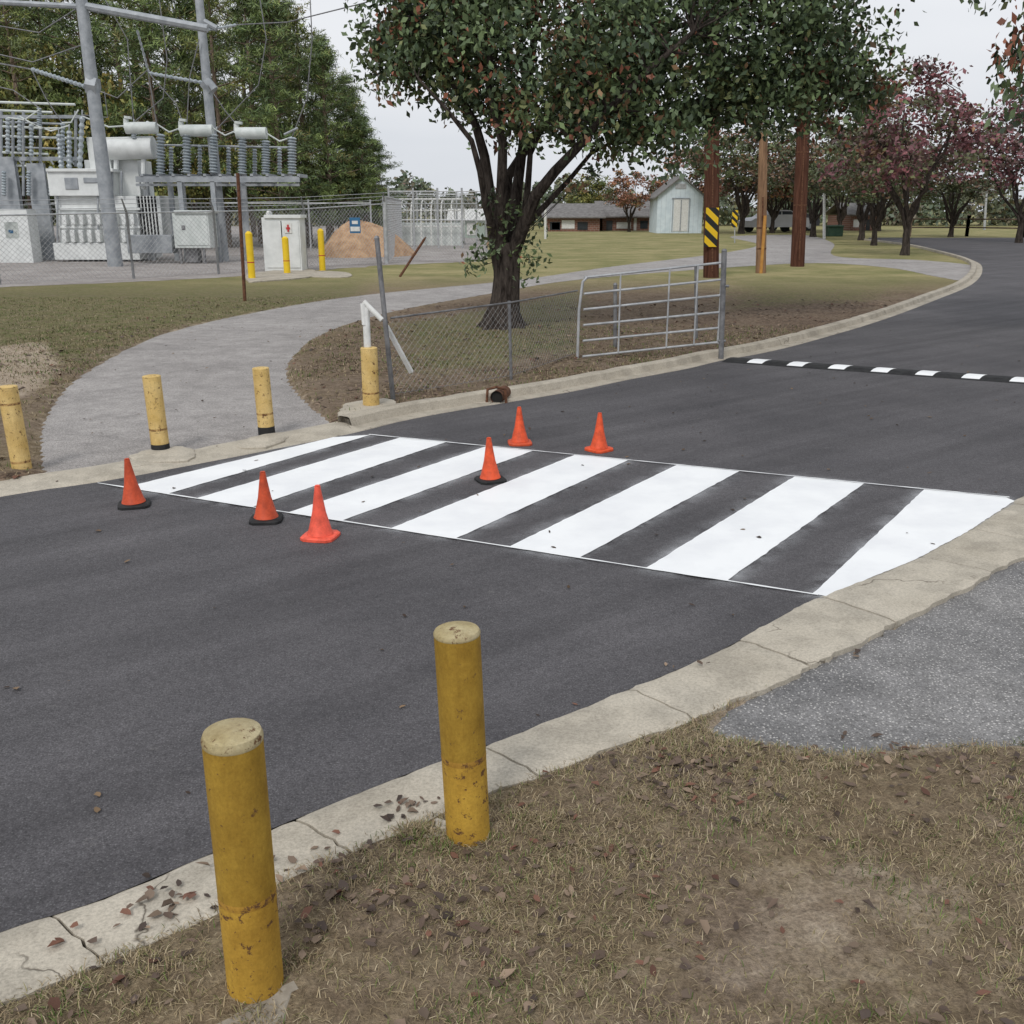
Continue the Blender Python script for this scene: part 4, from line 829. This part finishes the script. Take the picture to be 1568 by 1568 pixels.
xi=scatter(-8,14,8,26,5200,lambda x,y,d:(y>7.3)&(rng.random(len(x))<.25+.75*(patch(x,y,.7)>.5)),.0)
litter_obj('fallen_leaves',xi,.05,.11,lp,.5)
x=rng.uniform(-8,9,1100); y=rng.uniform(3.3,22,1100); dr=sd(road[::2],x,y); dn=sd(PF[::3],x,y); ok=(dr<0)|(dn<0)
ok&=rng.random(1100)<np.where(dr<0,.6*np.exp(dr*.35)+.16,.8); litter_obj('fallen_leaves',(x[ok],y[ok],np.full(ok.sum(),.014)),.025,.055,[(.06,.04,.03),(.12,.08,.05),(.18,.12,.07)],.4)

# ---------------------------------------------------------------- light, sky, camera
w=bpy.data.worlds.new('World'); sc.world=w; w.use_nodes=True; nt=w.node_tree; bg=nt.nodes['Background']
sky=nt.nodes.new('ShaderNodeTexSky'); sky.sky_type='NISHITA'; sky.sun_disc=False; sky.sun_elevation=math.radians(48); sky.sun_rotation=math.radians(200); sky.dust_density=4; sky.air_density=1.2
hs=nt.nodes.new('ShaderNodeHueSaturation'); hs.inputs['Saturation'].default_value=.22; nt.links.new(sky.outputs[0],hs.inputs['Color'])
tc=nt.nodes.new('ShaderNodeTexCoord'); mp=nt.nodes.new('ShaderNodeMapping'); mp.inputs['Scale'].default_value=(1,1,4); nz=nt.nodes.new('ShaderNodeTexNoise'); nz.inputs['Scale'].default_value=1.6; nz.inputs['Detail'].default_value=4
nt.links.new(tc.outputs['Generated'],mp.inputs[0]); nt.links.new(mp.outputs[0],nz.inputs['Vector'])
cr=nt.nodes.new('ShaderNodeValToRGB'); cr.color_ramp.elements[0].position=.3; cr.color_ramp.elements[0].color=(6.2,6.65,7.3,1); cr.color_ramp.elements[1].position=.7; cr.color_ramp.elements[1].color=(8.4,8.6,9.0,1); nt.links.new(nz.outputs['Fac'],cr.inputs[0])
mx=nt.nodes.new('ShaderNodeMix'); mx.data_type='RGBA'; mx.inputs[0].default_value=.85; nt.links.new(hs.outputs[0],mx.inputs[6]); nt.links.new(cr.outputs[0],mx.inputs[7]); nt.links.new(mx.outputs[2],bg.inputs[0]); bg.inputs[1].default_value=.108
sd_=bpy.data.lights.new('sun','SUN'); sd_.energy=1.5; sd_.angle=math.radians(14); sd_.color=(1,.97,.93); so=bpy.data.objects.new('sun',sd_); sc.collection.objects.link(so)
el=math.radians(48); az=math.radians(200); dv=Vector((math.sin(az)*math.cos(el),math.cos(az)*math.cos(el),math.sin(el))); so.rotation_euler=dv.to_track_quat('Z','Y').to_euler()
cd=bpy.data.cameras.new('camera'); co=bpy.data.objects.new('camera',cd); sc.collection.objects.link(co); co.location=(0,0,H); co.rotation_euler=(math.radians(90)-TH,0,0); cd.sensor_width=36; cd.lens=36*F/1568; cd.clip_start=.05; cd.clip_end=2500; sc.camera=co
sc.view_settings.view_transform='Standard'; sc.view_settings.look='None'; sc.view_settings.exposure=0; sc.view_settings.gamma=1
